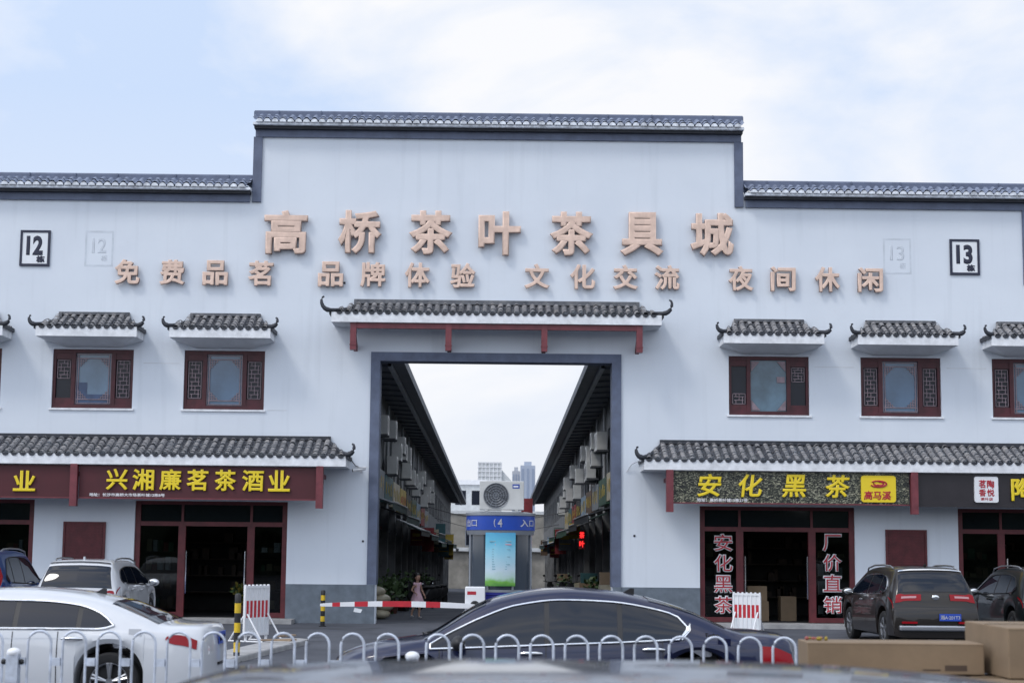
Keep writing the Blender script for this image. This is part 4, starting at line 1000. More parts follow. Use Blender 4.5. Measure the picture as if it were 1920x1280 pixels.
def suv_rear(kind):
    def f(c, sh):
        s0, s1 = (sh.s_z(0.90), sh.s_z(1.07)) if kind != 'white' else (sh.s_z(0.76), sh.s_z(0.93))
        for sd in (1,-1):
            b = MB()
            if kind == 'tall':
                sv0, sv1 = sh.s_z(1.06), sh.s_z(1.58)
                b.grid([[sh.off(sv0+(sv1-sv0)*i/10, 5.35+1.05*j/5*(1-0.15*i/10), sd, 0.012) for j in range(6)] for i in range(11)])
                b.grid([[sh.off(sh.s_x(0.18+0.20*i/5), 4.5+0.5*j/4, sd, 0.012) for j in range(5)] for i in range(6)])
            else:
                b.grid([[sh.off(s0+(s1-s0)*(i/6 if j < 4 else 0.12+0.76*i/6), 5.9+(7.4-5.9)*j/8, sd, 0.014) for j in range(9)] for i in range(7)])
                b.grid([[sh.off(sh.s_x(0.10+0.30*i/8), 4.72+0.26*j/4*(1-0.5*i/8)+0.10*i/8, sd, 0.012) for j in range(5)] for i in range(9)])
            o = b.build('tail_lamp', M_LAMP, c, 180, out_from=CC)
            if kind != 'tall':
                q = MB(); q.grid([[sh.off(s0+(s1-s0)*(0.42+0.26*i/4), 6.5+(7.2-6.5)*j/6, sd, 0.018) for j in range(7)] for i in range(5)]); q.build('clear_lens', M_LAMP_W, o, 180, out_from=CC)
        p0 = sh.P(sh.s_z(0.97), 8, 1)
        if kind != 'white':
            b = MB(); b.ell((p0.x-0.012, 0, 0.985), (0.012,0.075,0.05)); b.build('badge', M_CHROME, c, 60)
        b = MB(); b.tube([(p0.x+0.06,0.0,1.115),(p0.x+0.13,0.34,1.16)], 0.012, 6); b.build('wiper', M_BLACK, c)
        b = MB(); b.box(-0.035, 0.10, -0.78, 0.78, 0.33, 0.44); o = b.build('skid_plate', M_ALU if kind != 'tall' else M_BLACK, c); q = o.modifiers.new('edge','BEVEL'); q.width = 0.03; q.segments = 3
        for sd in (1,-1):
            b = MB(); b.box(-0.03, 0.03, sd*0.42, sd*0.72, 0.475, 0.515); b.build('reflector', M_LAMP, c)
        b = MB(); sv = sh.s_z(sh.zmax-0.085); b.grid([[sh.off(sv+i*1.0, 6.2+1.8*j/8, 1, 0.02) for j in range(9)]+[sh.off(sv+i*1.0, 8-1.8*j/8, -1, 0.02) for j in range(1,9)] for i in range(3)]); b.build('spoiler', M_BLACK if kind == 'white' else c.children[0].data.materials[0], c, 180, out_from=CC)
    return f
def suv(name, label, x, y, rz, pnt, H, kind, **k):
    w_ = suv_win(H, 0.97 if kind == 'white' else 1.10); w_['mirmat'] = pnt
    return car(name, label, (x, y, 0), rz, pnt, 'suv', 'car', L=4.5, W=1.82, prof=suv_prof(H), belt=suv_belt, xr=0.86, xf=3.5, r=0.345, win=w_, rails=True, rear=[suv_rear(kind)]+([number_plate_car(0.60,'湘A·201T3',y=-0.25)] if kind == 'brown' else []), taper=0.24, rear_r=0.045, bow=(0.07,0.22), **k)
suv('white_crossover', "white crossover with roof rails parked nose in before the left shop", -8.85, -6.3, PI/2-R(1), P_WHITE, 1.57, 'white', chrome=False)
suv('blue_crossover', "blue crossover with tall red tail lamp at the left picture edge", -11.22, -6.6, PI/2, P_BLUE, 1.76, 'tall', chrome=False)
suv('brown_crossover', "dark brown crossover parked nose in before the right shop, blue number plate", 8.84, -8.5, PI/2+R(3), P_BROWN, 1.60, 'brown')
suv('black_crossover', "black green crossover at the right picture edge beside the brown one", 11.72, -7.6, PI/2+R(1), P_DKGREEN, 1.60, 'black', chrome=False)

# ================================================================ STREET FURNITURE
def guardrail(x0, x1, y, lab):
    o = empty('guardrail', ((x0+x1)/2, y, 0)); tag(o, lab, 'guardrail', 'guardrail panels along the road')
    c = (x0+x1)/2; n = 11; pitch = 0.295; f0 = x0+0.215-c
    for k in range(n):
        x = f0+k*pitch; r = 0.098; pts = [(x-r,0,0.12),(x-r,0,0.6),(x-r,0,1.03)]+[(x-r*math.cos(math.pi*j/10),0,1.03+r*math.sin(math.pi*j/10)) for j in range(1,10)]+[(x+r,0,1.03),(x+r,0,0.6),(x+r,0,0.12)]
        b = MB(); b.tube(pts, 0.0115, 8); b.build('hoop', M_STEEL, o, 60)
    for k in range(-1, n):
        a = f0+k*pitch+0.098+0.014 if k >= 0 else x0-c+0.06; e = f0+(k+1)*pitch-0.112 if k < n-1 else x1-c-0.06
        for z0, z1 in ((0.84, 0.905), (0.22, 0.285)):
            b = MB(); b.box(a, e, -0.018, 0.018, z0, z1); b.build('rail_plate', M_STEEL, o)
    p = MB(); p.box(x0-c-0.05, x0-c+0.05, -0.05, 0.05, 0.0, 0.93); p.build('post', M_STEEL, o)
    p = MB(); p.ell((x0-c, 0, 0.945), (0.062,0.062,0.042)); p.build('post_cap', M_WHITE, o, 60)
    q = MB(); q.box(x0-c-0.16, x0-c+0.16, -0.14, 0.14, 0.0, 0.05); q.build('foot', M_BLACK, o)
    for s_ in (-1, 1):
        q = MB(); q.ell((x0-c+s_*0.075, 0, 0.87), (0.03,0.03,0.03)); q.build('bolt', M_BLACK, o, 60)
guardrail(-7.36, -4.0, -27.7, "guardrail panel with hoop tops cut by the left picture edge")
guardrail(-4.0, -0.62, -27.7, "guardrail panel of hoops in front of the white sedan")
guardrail(-0.62, 2.76, -27.7, "guardrail panel of hoops in front of the navy sedan")

def bollard(x, y, h, r, lab):
    o = empty('bollard', (x, y, 0)); tag(o, lab, 'bollard', 'yellow and black bollards')
    n = 7; 
    for k in range(n):
        b = MB(); z0, z1 = h*k/n, h*(k+1)/n
        prof = [(r,z0),(r,z1)] if k < n-1 else [(r,z0),(r,z1-0.03),(r*.7,z1-0.005),(0.001,z1)]
        b.lathe(prof, n=16); b.build('band', M_YELLOW_B if k % 2 else M_BLACK, o, 40)
    b = MB(); b.lathe([(r*1.7,0),(r*1.7,0.02),(r*1.02,0.022)], n=16); b.build('base_plate', M_BLACK, o, 40)
bollard(-4.14, -14.42, 1.10, 0.052, "tall yellow and black bollard beside the red and white barricade")
bollard(-4.05, -1.8, 0.86, 0.052, "small yellow and black bollard against the grey stone base left of the gateway")

def barricade(x, y, rz, w, h, lab, feet=True, z0=0.13):
    o = empty('barricade', (x, y, 0), rz); tag(o, lab, 'barricade', 'red and white barricades')
    n = 6; bw = w/(n*1.5)
    fr = MB(); fr.box(-w/2-0.02, w/2+0.02, -0.025, 0.025, h-0.05, h); fr.box(-w/2-0.02, w/2+0.02, -0.024, 0.024, z0, z0+0.05); fr.box(-w/2-0.025, -w/2+0.015, -0.023, 0.023, z0+0.05, h-0.05); fr.box(w/2-0.015, w/2+0.025, -0.023, 0.023, z0+0.05, h-0.05)
    fr.build('frame', M_WHITE, o)
    a, b_ = z0+(h-z0)*0.36, z0+(h-z0)*0.70
    p = MB(); p.box(-w/2+0.015, w/2-0.015, -0.008, 0.008, b_, h-0.05); p.build('top_panel', M_WHITE, o)
    p = MB(); p.box(-w/2+0.015, w/2-0.015, -0.008, 0.008, z0+0.05, a); p.build('bottom_panel', M_PLATE, o)
    p = MB(); p.box(-w/2+0.015, w/2-0.015, -0.006, 0.006, a, b_); p.build('red_panel', M_REDP, o)
    s = MB()
    for k in range(n+1):
        x_ = -w/2+w*k/n; s.box(x_-0.014, x_+0.014, -0.022, 0.022, z0+0.051, h-0.051)
        s.box(x_-0.015, x_+0.015, -0.02, 0.02, h+0.0005, h+0.022)
    s.build('bar', M_WHITE, o)
    for sx in (-1, 1):
        f = MB(); x_ = sx*(w/2-0.04); f.tube([(x_,0.03,0.55),(x_,0.40,0.03)],0.018,6); f.tube([(x_,-0.03,0.55),(x_,-0.40,0.03)],0.018,6); f.tube([(x_,-0.42,0.025),(x_,0.42,0.025)],0.018,6); f.box(x_-0.02, x_+0.02, -0.02, 0.02, 0.025, z0+0.001); f.build('foot', M_WHITE, o, 40)
barricade(-4.66, -8.6, R(60), 0.72, 1.10, "red and white barricade turned edgewise with splayed white feet beside the tall bollard")
barricade(5.53, -5.2, R(-30), 0.60, 0.96, "small red and white barricade before the right shop window")

# kerbed island at the entrance, loose planks on it
isl = MB(); poly = [(-4.9,-16.2),(-4.3,-16.9),(-3.55,-9.2),(-3.75,-8.9),(-4.15,-8.9)]
isl.prism(poly, -0.05, 0.10, ax='z'); oi = isl.build('kerb_island', M_CONC); tag(oi, None, None, kind='structure')
bvm = oi.modifiers.new('edge','BEVEL'); bvm.width = 0.03; bvm.segments = 2
for k, (x, y, rz, l, lab) in enumerate(((-4.05,-9.9,0.5,0.7,"long weathered plank lying on the kerb island, nearest the barricade foot"),(-3.95,-10.6,-0.2,0.5,"short weathered plank lying flat on the kerb island"),(-3.95,-9.6,1.1,0.55,"weathered plank lying askew behind the others on the kerb island"))):
    o = empty('plank', (x, y, 0.102+0.032*k), rz); tag(o, lab, 'plank', 'planks on the kerb island'); b = MB(); b.box(-l/2, l/2, -0.06, 0.06, 0, 0.03); b.build('board', M_WOOD, o)

# ---- gate kiosk, barrier
KX, KY, KR = 0.14, -10.65, 0.60
k = empty('kiosk', (KX, KY, 0)); tag(k, "round glazed ticket kiosk with blue band in front of the gateway", 'kiosk')
b = MB(); b.lathe([(KR,0.0),(KR,1.02),(KR+0.015,1.03),(KR+0.015,1.08)], n=40); b.build('base', M_BLUE_BASE, k, 40)
b = MB(); b.lathe([(KR-0.012,1.081),(KR-0.012,2.14)], n=40); b.build('glazing', M_KGLASS, k, 40)
b = MB()
for q in range(8):
    a = R(22.5+45*q+45*0); b.tube([(KR*math.cos(a),KR*math.sin(a),1.08),(KR*math.cos(a),KR*math.sin(a),2.14)], 0.022, 6)
b.lathe([(KR+0.02,1.078),(KR+0.02,1.12),(KR-0.01,1.122)], n=40, caps=False); b.lathe([(KR+0.02,2.12),(KR+0.035,2.20),(KR-0.05,2.202)], n=40, caps=False)
b.build('frame', M_KFRAME, k, 40)
b = MB(); b.lathe([(KR+0.04,2.205),(KR+0.04,2.47)], n=48); b.build('sign_band', M_BLUE_BAND, k, 40)
b = MB(); b.lathe([(KR+0.055,2.475),(KR+0.055,2.52),(KR-0.1,2.545)], n=48); b.build('roof', M_KFRAME, k, 40)
def wrap(body, ang, w, h, z, m, nm):
    me = glyphs(body, w, h, (0, 0), 0, 0.02); rr = KR+0.046
    for v in me.vertices:
        a = R(-90)+ang+v.co.x/rr; v.co = (rr*math.cos(a), rr*math.sin(a), z+v.co.z)
    me.materials.append(m); q = bpy.data.objects.new(nm, me); COL.objects.link(q); q.parent = k
wrap("出口", -1.02, 0.36, 0.135, 2.335, M_WHITE_T, 'lettering'); wrap("4", -0.02, 0.085, 0.15, 2.335, M_WHITE_T, 'lettering'); wrap("入口", 0.90, 0.40, 0.135, 2.335, M_WHITE_T, 'lettering')
wrap("(", -0.17, 0.035, 0.15, 2.335, M_WHITE_T, 'lettering')
def poster_mat():
    m = mat('poster_print', (0.3,0.6,0.8), 0.4)
    t = m.node_tree; bb = t.nodes['Principled BSDF']; ln = t.links.new
    tcn = t.nodes.new('ShaderNodeTexCoord'); sp = t.nodes.new('ShaderNodeSeparateXYZ'); ln(tcn.outputs['Object'], sp.inputs[0])
    n = t.nodes.new('ShaderNodeTexNoise'); n.inputs['Scale'].default_value = 6; ln(tcn.outputs['Object'], n.inputs['Vector'])
    ad = t.nodes.new('ShaderNodeMath'); ad.operation = 'MULTIPLY_ADD'; ad.inputs[1].default_value = 0.16; ln(n.outputs['Fac'], ad.inputs[0]); ln(sp.outputs['Z'], ad.inputs[2])
    mr = t.nodes.new('ShaderNodeMapRange'); mr.inputs['From Min'].default_value = 0.05; mr.inputs['From Max'].default_value = 1.05; ln(ad.outputs[0], mr.inputs['Value'])
    r = t.nodes.new('ShaderNodeValToRGB'); e = r.color_ramp.elements
    e[0].position = 0.0; e[0].color = (0.03,0.16,0.03,1); e[1].position = 1.0; e[1].color = (0.08,0.36,0.58,1)
    for p_, c_ in ((0.10,(0.14,0.36,0.05,1)),(0.17,(0.40,0.56,0.50,1)),(0.30,(0.50,0.62,0.68,1)),(0.6,(0.30,0.58,0.70,1)),(0.85,(0.12,0.45,0.62,1))):
        q = e.new(p_); q.color = c_
    ln(mr.outputs[0], r.inputs[0]); ln(r.outputs[0], bb.inputs['Base Color']); return m
po = empty('poster', (KX, KY-KR-0.03, 1.19)); tag(po, "sky blue poster with green hills hung on the kiosk front", 'poster')
b = MB(); rows = []
for i in range(9):
    x = -0.275+0.55*i/8; rows.append([(x, 0.10*(x/0.275)**2*0.55+0.004*math.sin(j), 0.97*j/8) for j in range(9)])
b.grid(rows); b.grid([[(p[0], p[1]+0.006, p[2]) for p in r_] for r_ in rows]); b.build('sheet', poster_mat(), po, 60, fix=False)
M_PTXT = mat('poster_text_tint', (0.22,0.40,0.47), 0.5); M_PRED = mat('poster_pink_tint', (0.55,0.30,0.36), 0.5)
b = MB()
for q in range(9):
    z = 0.66-q*0.045; l = 0.30 if q % 3 else 0.36
    b.box(-0.15, -0.15+l*0.9, -0.004+0.012, 0.0+0.012, z, z+0.014)
b.box(-0.2,0.2,0.008,0.012,0.80,0.82); tl = b.build('text_lines', M_PTXT, po)
b = MB(); b.box(0.04,0.2,0.006,0.010,0.745,0.765); b.box(-0.1,0.02,0.006,0.010,0.745,0.765); b.build('heading', M_PRED, po)

def ac_unit(name, loc, rz, lab, w=0.82, h=0.56, d=0.32, grp=None, sticker=True):
    o = empty(name, loc, rz); tag(o, lab, 'air conditioner', grp)
    b = MB(); b.box(-w/2, w/2, -d/2, d/2, 0.03, h); b.box(-w/2+0.1, -w/2+0.16, -d/2, d/2, 0, 0.03); b.box(w/2-0.16, w/2-0.1, -d/2, d/2, 0, 0.03)
    q = b.build('casing', M_AC, o); bv = q.modifiers.new('edge','BEVEL'); bv.width = 0.012; bv.segments = 2
    cx_, cz_, r_ = -w*0.13, h*0.52, h*0.41
    g_ = MB(); g_.lathe([(0.001,-d/2-0.006),(r_,-d/2-0.006),(r_,-d/2+0.01)], (cx_,0,cz_), 'y', 28, caps=False)
    fo = g_.build('fan_recess', M_AC_D, o, 40)
    g_ = MB()
    for rr in (0.22,0.42,0.62,0.82,1.0):
        g_.tube([(cx_+r_*rr*math.cos(2*math.pi*j/24), -d/2-0.012, cz_+r_*rr*math.sin(2*math.pi*j/24)) for j in range(25)], 0.006, 5, cap=False)
    for j in range(12): a = 2*math.pi*j/12; g_.tube([(cx_,-d/2-0.014,cz_),(cx_+r_*math.cos(a),-d/2-0.014,cz_+r_*math.sin(a))],0.004,4)
    g_.build('grille', M_KFRAME, o, 60)
    if sticker:
        s = MB(); s.box(w*0.24, w*0.40, -d/2-0.002, -d/2+0.001, h*0.76, h*0.90); s.build('sticker', M_BLUE_BAND, o)
        s = MB(); s.box(w*0.26, w*0.37, -d/2-0.004, -d/2-0.0021, h*0.80, h*0.85); s.build('sticker_mark', M_WHITE_T, o)
    return o
ac_unit('air_conditioner', (0.155, KY-0.25, 2.547), 0, "off white outdoor air conditioner unit with fan and blue sticker on the kiosk roof")

bm_ = empty('barrier_gate', (-0.31, -11.45, 0)); tag(bm_, "red and white striped boom barrier lowered across the left half of the entrance", 'barrier')
b = MB(); b.box(-0.18, 0.18, -0.16, 0.16, 0.02, 1.18); q = b.build('cabinet', M_WHITE, bm_); bv = q.modifiers.new('edge','BEVEL'); bv.width = 0.015; bv.segments = 2
b = MB(); b.box(-0.14, 0.02, -0.163, -0.159, 1.04, 1.10); b.build('label', M_REDT, bm_)
b = MB(); b.box(-0.184, 0.184, -0.164, 0.164, 0.0, 0.72); b.build('blue_cover', mat('barrier_blue_cover', (0.03,0.16,0.36), 0.4, var=0.3), bm_)
b = MB(); b.lathe([(0.001,-0.20),(0.07,-0.20),(0.09,-0.165)], (0,0,0.845), 'y', 16, caps=False); b.build('hub', M_BLACK, bm_, 40)
segs = [(0.0,-0.22,1),(-0.22,-0.62,0),(-0.62,-0.88,2),(-0.88,-1.14,0),(-1.14,-1.66,2),(-1.66,-1.92,0),(-1.92,-2.16,2),(-2.16,-2.42,0),(-2.42,-2.56,2),(-2.56,-2.78,0)]
def armz(x): return 0.835+0.03*math.sin(math.pi*min(1,-x/2.78))-0.0
for a, e_, mm in segs:
    b = MB(); n = 4; rows = []
    for i in range(n+1):
        x = a+(e_-a)*i/n; t = -x/2.78; hh = 0.035+0.022*math.sin(math.pi*t)**0.5-0.014*t; zc = armz(x)
        rows.append([(x,-0.215,zc-hh),(x,-0.175,zc-hh),(x,-0.175,zc+hh),(x,-0.215,zc+hh)])
    i0 = b.grid(rows, 0, True); b.face([i0+j for j in range(4)]); b.face([i0+n*4+j for j in range(4)][::-1]); b.build('arm_stripe', M_REDP if mm == 2 else M_WHITE, bm_)
b = MB(); b.prism([(-2.18,0.72),(-2.05,0.70),(-2.02,0.76),(-2.16,0.79)], -0.20, -0.19); b.build('tag', M_PLATE, bm_)

# ---- handcart with cartons at the near right
ct = empty('cargo_cart', (4.2, -30.1, 0)); tag(ct, "flat cargo cart carrying cardboard boxes at the lower right corner", 'cart')
b = MB(); b.box(-2.0, 2.0, -0.60, 0.60, 0.44, 0.50); b.build('deck', M_WOOD, ct)
b = MB(); b.box(-1.95, 1.95, -0.5, -0.42, 0.36, 0.438); b.box(-1.95, 1.95, 0.42, 0.5, 0.36, 0.438); b.tube([(1.95,-0.45,0.42),(2.5,-0.45,0.9)],0.02,6); b.tube([(1.95,0.45,0.42),(2.5,0.45,0.9)],0.02,6); b.tube([(2.5,-0.45,0.9),(2.5,0.45,0.9)],0.02,6); b.build('chassis', M_KFRAME, ct, 40)
for x in (-1.4, 1.4):
    for y in (-0.52, 0.52):
        b = MB(); b.lathe([(0.09,-0.05),(0.17,-0.05),(0.18,0),(0.17,0.05),(0.09,0.05)], (x,y,0.18), 'y', 20); b.build('wheel', M_RUB, ct, 40)
G_ = 'boxes on the cargo cart'
M_PRINT = mat('box_print', (0.075,0.05,0.035), 0.8)
for i, x in enumerate((2.85, 4.05, 5.25)):
    carton('cardboard_box', x, -30.1, 0.502, 1.15, 0.95, 0.485, ("lower carton of the cart at its left end, under the long flat box","lower carton at the middle of the cart under the big box","lower carton at the right end of the cart")[i], G_)
carton('cardboard_box', 2.97, -29.75, 0.99, 1.27, 0.42, 0.225, "long flat cardboard box lying at the left end of the cart", G_, rz=-0.01, tape=False)
carton('cardboard_box', 4.235, -29.80, 0.99, 1.15, 1.0, 0.36, "big tall cardboard box cut by the right picture edge", G_, rz=R(1.5))
for o_ in [o for o in bpy.data.objects if o.name.startswith('cardboard_box') and o.get('group') == G_]:
    bb = [v.co for v in o_.children[0].data.vertices]; w_ = max(v.x for v in bb); d_ = max(v.y for v in bb); h_ = max(v.z for v in bb)
    b = MB(); b.box(-w_+0.004, w_-0.004, -d_-0.0012, -d_+0.001, h_*0.93, h_*0.935); b.box(w_*0.55, w_*0.80, -d_-0.0014, -d_+0.001, h_*0.12, h_*0.30); b.box(w_*0.30, w_*0.50, -d_-0.0014, -d_+0.001, h_*0.12, h_*0.17); b.build('print_mark', M_PRINT if h_ < 0.3 else M_CARD_D, o_)
    # knocked corners
    for v in o_.children[0].data.vertices:
        if v.co.z > h_*0.9: v.co.z -= random.uniform(0, .012); v.co.x += random.uniform(-.010,.006)*(1 if v.co.x > 0 else -1)
bag = MB(); rb_ = random.Random(3)
for q in range(7): bag.ell((-0.06+0.02*q+rb_.uniform(-.01,.01), rb_.uniform(-.05,.05), 0.012), (rb_.uniform(.012,.025), rb_.uniform(.015,.03), rb_.uniform(.008,.018)), rb_.randrange(2), 8, 5)
bo = bag.build('crumpled_wrapper', [mat('orange_red_film', (0.36,0.08,0.06), 0.35, var=0.4, scale=8), M_YEL_S], None, 60); bo.location = (2.44,-29.70,1.215); tag(bo, "crumpled red and yellow wrapper lying on the long flat box", 'wrapper')

# ================================================================ ALLEY BEHIND THE GATE
M_AWALL = mat('grimy_plaster', (0.19,0.195,0.20), 0.85, var=0.45, scale=1.2)
M_EAVE = mat('dark_metal_eave', (0.115,0.13,0.155), 0.6, var=0.25); M_EAVE_EDGE = mat('pale_eave_edge', (0.34,0.37,0.40), 0.6, var=0.2)
M_SHUT = mat('dark_shop_shutter', (0.022,0.024,0.028), 0.6, var=0.5, scale=3)
M_DKAWN = mat('dark_green_canvas', (0.02,0.045,0.04), 0.8, var=0.4)
YE = 86.0
def alley(sgn):
    A = empty('alley_building', (sgn*3.5, 0, 0)); tag(A, f"two storey shop row down the {'left' if sgn<0 else 'right'} side of the alley under a long dark eave", 'building', 'shop rows of the alley')
    rnd = random.Random(5+sgn)
    X = lambda x: sgn*x           # local, + = away from the alley axis
    w = MB()
    # upper wall with windows, piers below
    bay = 4.0; nb = int((YE-0.8)/bay)
    for i in range(nb):
        y0 = 0.8+i*bay; y1 = y0+bay; z = sz(y0)
        w.box(X(0), X(0.3), y0, y1, 3.3+z, 4.35+z); w.box(X(0), X(0.3), y0, y1, 5.75+z, 6.7+z)
        for a, b_ in ((0,0.5),(1.7,2.3),(3.5,4.0)): w.box(X(0), X(0.3), y0+a, y0+b_, 4.35+z, 5.75+z)
        w.box(X(0), X(0.3), y0, y0+0.35, -0.2+z, 3.3+z)
    w.box(X(0.3), X(6), YE-2, YE-1.7, -1.6, 5.4)
    w.build('wall', M_AWALL, A)
    for i in range(nb):
        y0 = 0.8+i*bay; z = sz(y0)
        for a, b_ in ((0.5,1.7),(2.3,3.5)):
            if i < 16:
                f = MB(); f.box(X(0.06), X(0.12), y0+a, y0+b_, 4.35+z, 4.41+z); f.box(X(0.06), X(0.12), y0+a, y0+b_, 5.69+z, 5.75+z); f.box(X(0.06), X(0.12), y0+a, y0+a+0.06, 4.41+z, 5.69+z); f.box(X(0.06), X(0.12), y0+b_-0.06, y0+b_, 4.41+z, 5.69+z); f.box(X(0.06), X(0.12), y0+(a+b_)/2-0.03, y0+(a+b_)/2+0.03, 4.41+z, 5.69+z)
                wo = f.build('window', M_KFRAME, A)
                p = MB(); p.box(X(0.08), X(0.10), y0+a+0.05, y0+b_-0.05, 4.40+z, 5.70+z); p.build('pane', M_PANE_D, wo)
        s = MB(); s.box(X(0.25), X(0.35), y0+0.35, y0+bay, -0.2+z, 3.3+z); so2 = s.build('shop_door', rnd.choice([M_SHUT, M_DARKPANEL, M_SHOPGLASS, M_INT]), A)
        if i < 8:
            fr = MB(); fr.box(X(0.18), X(0.249), y0+1.4, y0+1.46, z, 2.6+z); fr.box(X(0.18), X(0.249), y0+2.7, y0+2.76, z, 2.6+z); fr.box(X(0.18), X(0.249), y0+0.35, y0+bay, 2.6+z, 2.68+z); fr.build('door_frame', M_RED if rnd.random()<.5 else M_KFRAME, so2)
    # long eave
    e = MB(); z1, z2 = 6.62, 6.62-SL*YE
    e.quad((X(0.3),0.8,z1+0.05),(X(-1.13),0.8,z1-0.03),(X(-1.13),YE,z2-0.03),(X(0.3),YE,z2+0.05))
    e.quad((X(-1.13),0.8,z1-0.03),(X(-1.13),0.8,z1+0.20),(X(-1.13),YE,z2+0.20),(X(-1.13),YE,z2-0.03))
    e.quad((X(-1.13),0.8,z1+0.20),(X(6),0.8,z1+2.2),(X(6),YE,z2+2.2),(X(-1.13),YE,z2+0.20))
    for i in range(56):
        y = 1.5+i*1.5; z = 6.62-SL*y; e.prism([(X(0.0),z-0.01),(X(-0.72),z-0.05),(X(-0.72),z+0.0),(X(0.0),z+0.045)], y, y+0.05)
    e.build('roof', M_EAVE, A)
    t = MB(); t.box(X(-1.14), X(-1.20), 0.8, 0.85, z1-0.08, z1+0.22)
    t.v = []; t.f = []; t.m = []
    q = [(-0.70,-0.12),(-0.80,-0.12),(-0.80,0.0),(-0.70,0.0)]
    t.grid([[(X(a_),0.8,z1+h_),(X(a_),YE,z2+h_)] for a_, h_ in q+q[:1]], 0)
    t.build('gutter', M_EAVE_EDGE, A)
    return A
alley(-1); alley(1)
SGN = [("brown",(0.10,0.06,0.035)),("teal",(0.03,0.10,0.11)),("yellow",(0.46,0.33,0.05)),("grey",(0.20,0.22,0.24)),("dark green",(0.03,0.08,0.05)),("red",(0.22,0.02,0.025)),("cream",(0.42,0.38,0.28)),("black",(0.02,0.02,0.022)),("pale blue",(0.20,0.28,0.36))]
SM = {n: mat(n.replace(' ','_')+'_alley_sign', c, 0.5, var=0.35, scale=2.5) for n, c in SGN}
M_GOLD = mat('gold_sign_lettering', (0.50,0.36,0.05), 0.4)
for sgn, seq in ((-1, ["brown","grey","teal","cream","yellow","black","dark green","pale blue","red","grey"]), (1, ["yellow","cream","dark green","grey","brown","pale blue","black","red","teal","cream"])):
    sd = 'left' if sgn < 0 else 'right'
    for i, cname in enumerate(seq):
        y = 2.8+i*4.0; z = sz(y)
        o = empty('shop_sign', (sgn*3.42, y, 3.42+z)); nth = ["nearest the gateway","second from the gateway","third from the gateway","fourth from the gateway","fifth from the gateway","sixth from the gateway","seventh from the gateway","eighth from the gateway","ninth from the gateway","farthest from the gateway"][i]
        tag(o, f"{cname} shop sign on the {sd} side of the alley, {nth}", 'shop sign', 'shop signs in the alley')
        b = MB(); b.box(-0.07, 0.07, -1.85, 1.85, 0, 0.82); b.build('board', SM[cname], o)
        rr = random.Random(i*7+sgn)
        for q in range(4):
            l = MB(); yy = -1.2+q*0.8
            for s_ in range(5): l.box(-sgn*0.072, -sgn*0.082, yy-0.25+rr.uniform(0,.35), yy-0.2+rr.uniform(.1,.35)+0.0, 0.2+rr.uniform(0,.35), 0.25+rr.uniform(.1,.4))
            l.build('lettering_block', M_GOLD if cname not in ("yellow",) else M_REDT, o)
# air conditioners along both upper walls
def ac_small():
    o = empty('air_conditioner'); w, h, d = 0.78, 0.54, 0.30
    b = MB(); b.box(-w/2, w/2, -d/2, d/2, 0, h); q = b.build('casing', M_AC, o)
    g_ = MB(); g_.lathe([(0.001,-d/2-0.004),(h*.4,-d/2-0.004),(h*.4,-d/2+0.01)], (-0.1,0,h*.5), 'y', 18, caps=False); g_.build('fan_grille', M_AC_D, o, 40)
    for a_ in (-w/2, w/2-0.05):
        g_ = MB(); g_.box(a_, a_+0.05, -d/2, d/2+0.1, -0.06, -0.005); g_.build('bracket', M_AC_D, o)
    return o
proto = ac_small(); first = True
NTH = ["nearest the gateway"]+[w+" from the gateway" for w in "second third fourth fifth sixth seventh eighth ninth tenth eleventh twelfth thirteenth fourteenth fifteenth sixteenth seventeenth eighteenth nineteenth twentieth".split()]
for sgn in (-1, 1):
    rr = random.Random(11+sgn); sd = 'left' if sgn < 0 else 'right'; y = 6.0
    for i in range(18):
        y += rr.choice((0.3,1.3,2.0,2.8)) if i < 8 else rr.uniform(1.5,3.8); z = sz(y)
        o = proto if first else copy_tree(proto); first = False
        hz = rr.choice((4.3,4.6,4.95,5.2))+rr.uniform(-.15,.15)
        o.location = (sgn*(3.5-0.22-rr.uniform(.02,.12)), y, hz+z); o.rotation_euler = (0,0,R(-90)*sgn)
        tag(o, f"off white air conditioner high on the {sd} alley wall, {NTH[i]}", 'air conditioner', 'air conditioners on the alley walls')
M_PALEPIPE = mat('grey_pipe', (0.35,0.36,0.37), 0.5)
# hanging banners, lit sign
for sgn in (-1, 1):
    sd = 'left' if sgn < 0 else 'right'; rr = random.Random(77+sgn); y = 1.2; i = 0
    while y < 62:
        l = rr.uniform(5.5,8.5); a = empty('long_awning', (sgn*3.42, y, rr.uniform(3.12,3.34)+sz(y))); tag(a, f"long dark awning over the shop doors on the {sd} alley side, {NTH[i]}", 'awning', 'long awnings over the alley shop doors'); i += 1
        dd = rr.uniform(0.75,1.05); dr = rr.uniform(.22,.4); b = MB(); b.prism([(0,0),(-sgn*dd,-dr),(-sgn*dd,-dr-0.03),(0,-0.05)], 0, l); b.build('canvas', rr.choice([M_DKAWN,M_DKAWN,M_SHUT,SM['grey'],SM['brown']]), a)
        b = MB(); b.prism([(-sgn*dd,-dr-0.031),(-sgn*dd,-dr-0.20),(-sgn*(dd-0.012),-dr-0.20),(-sgn*(dd-0.012),-dr-0.031)], 0, l); b.build('valance', rr.choice([M_DKAWN, SM['dark green'], M_SHUT]), a)
        b = MB(); b.tube([(-sgn*(dd+0.01),0,-dr),(-sgn*(dd+0.01),l,-dr)], 0.02, 6); b.build('edge_rail', M_PALEPIPE, a, 60)
        y += l+rr.uniform(.05,.6)
nb = empty('lit_sign', (2.85, 13.5, 1.9)); tag(nb, "small red lit vertical shop sign hanging in the right side of the alley", 'lit sign')
b = MB(); b.box(-0.10, 0.10, -0.05, 0.05, 0, 0.60); b.build('box', M_REDT, nb)
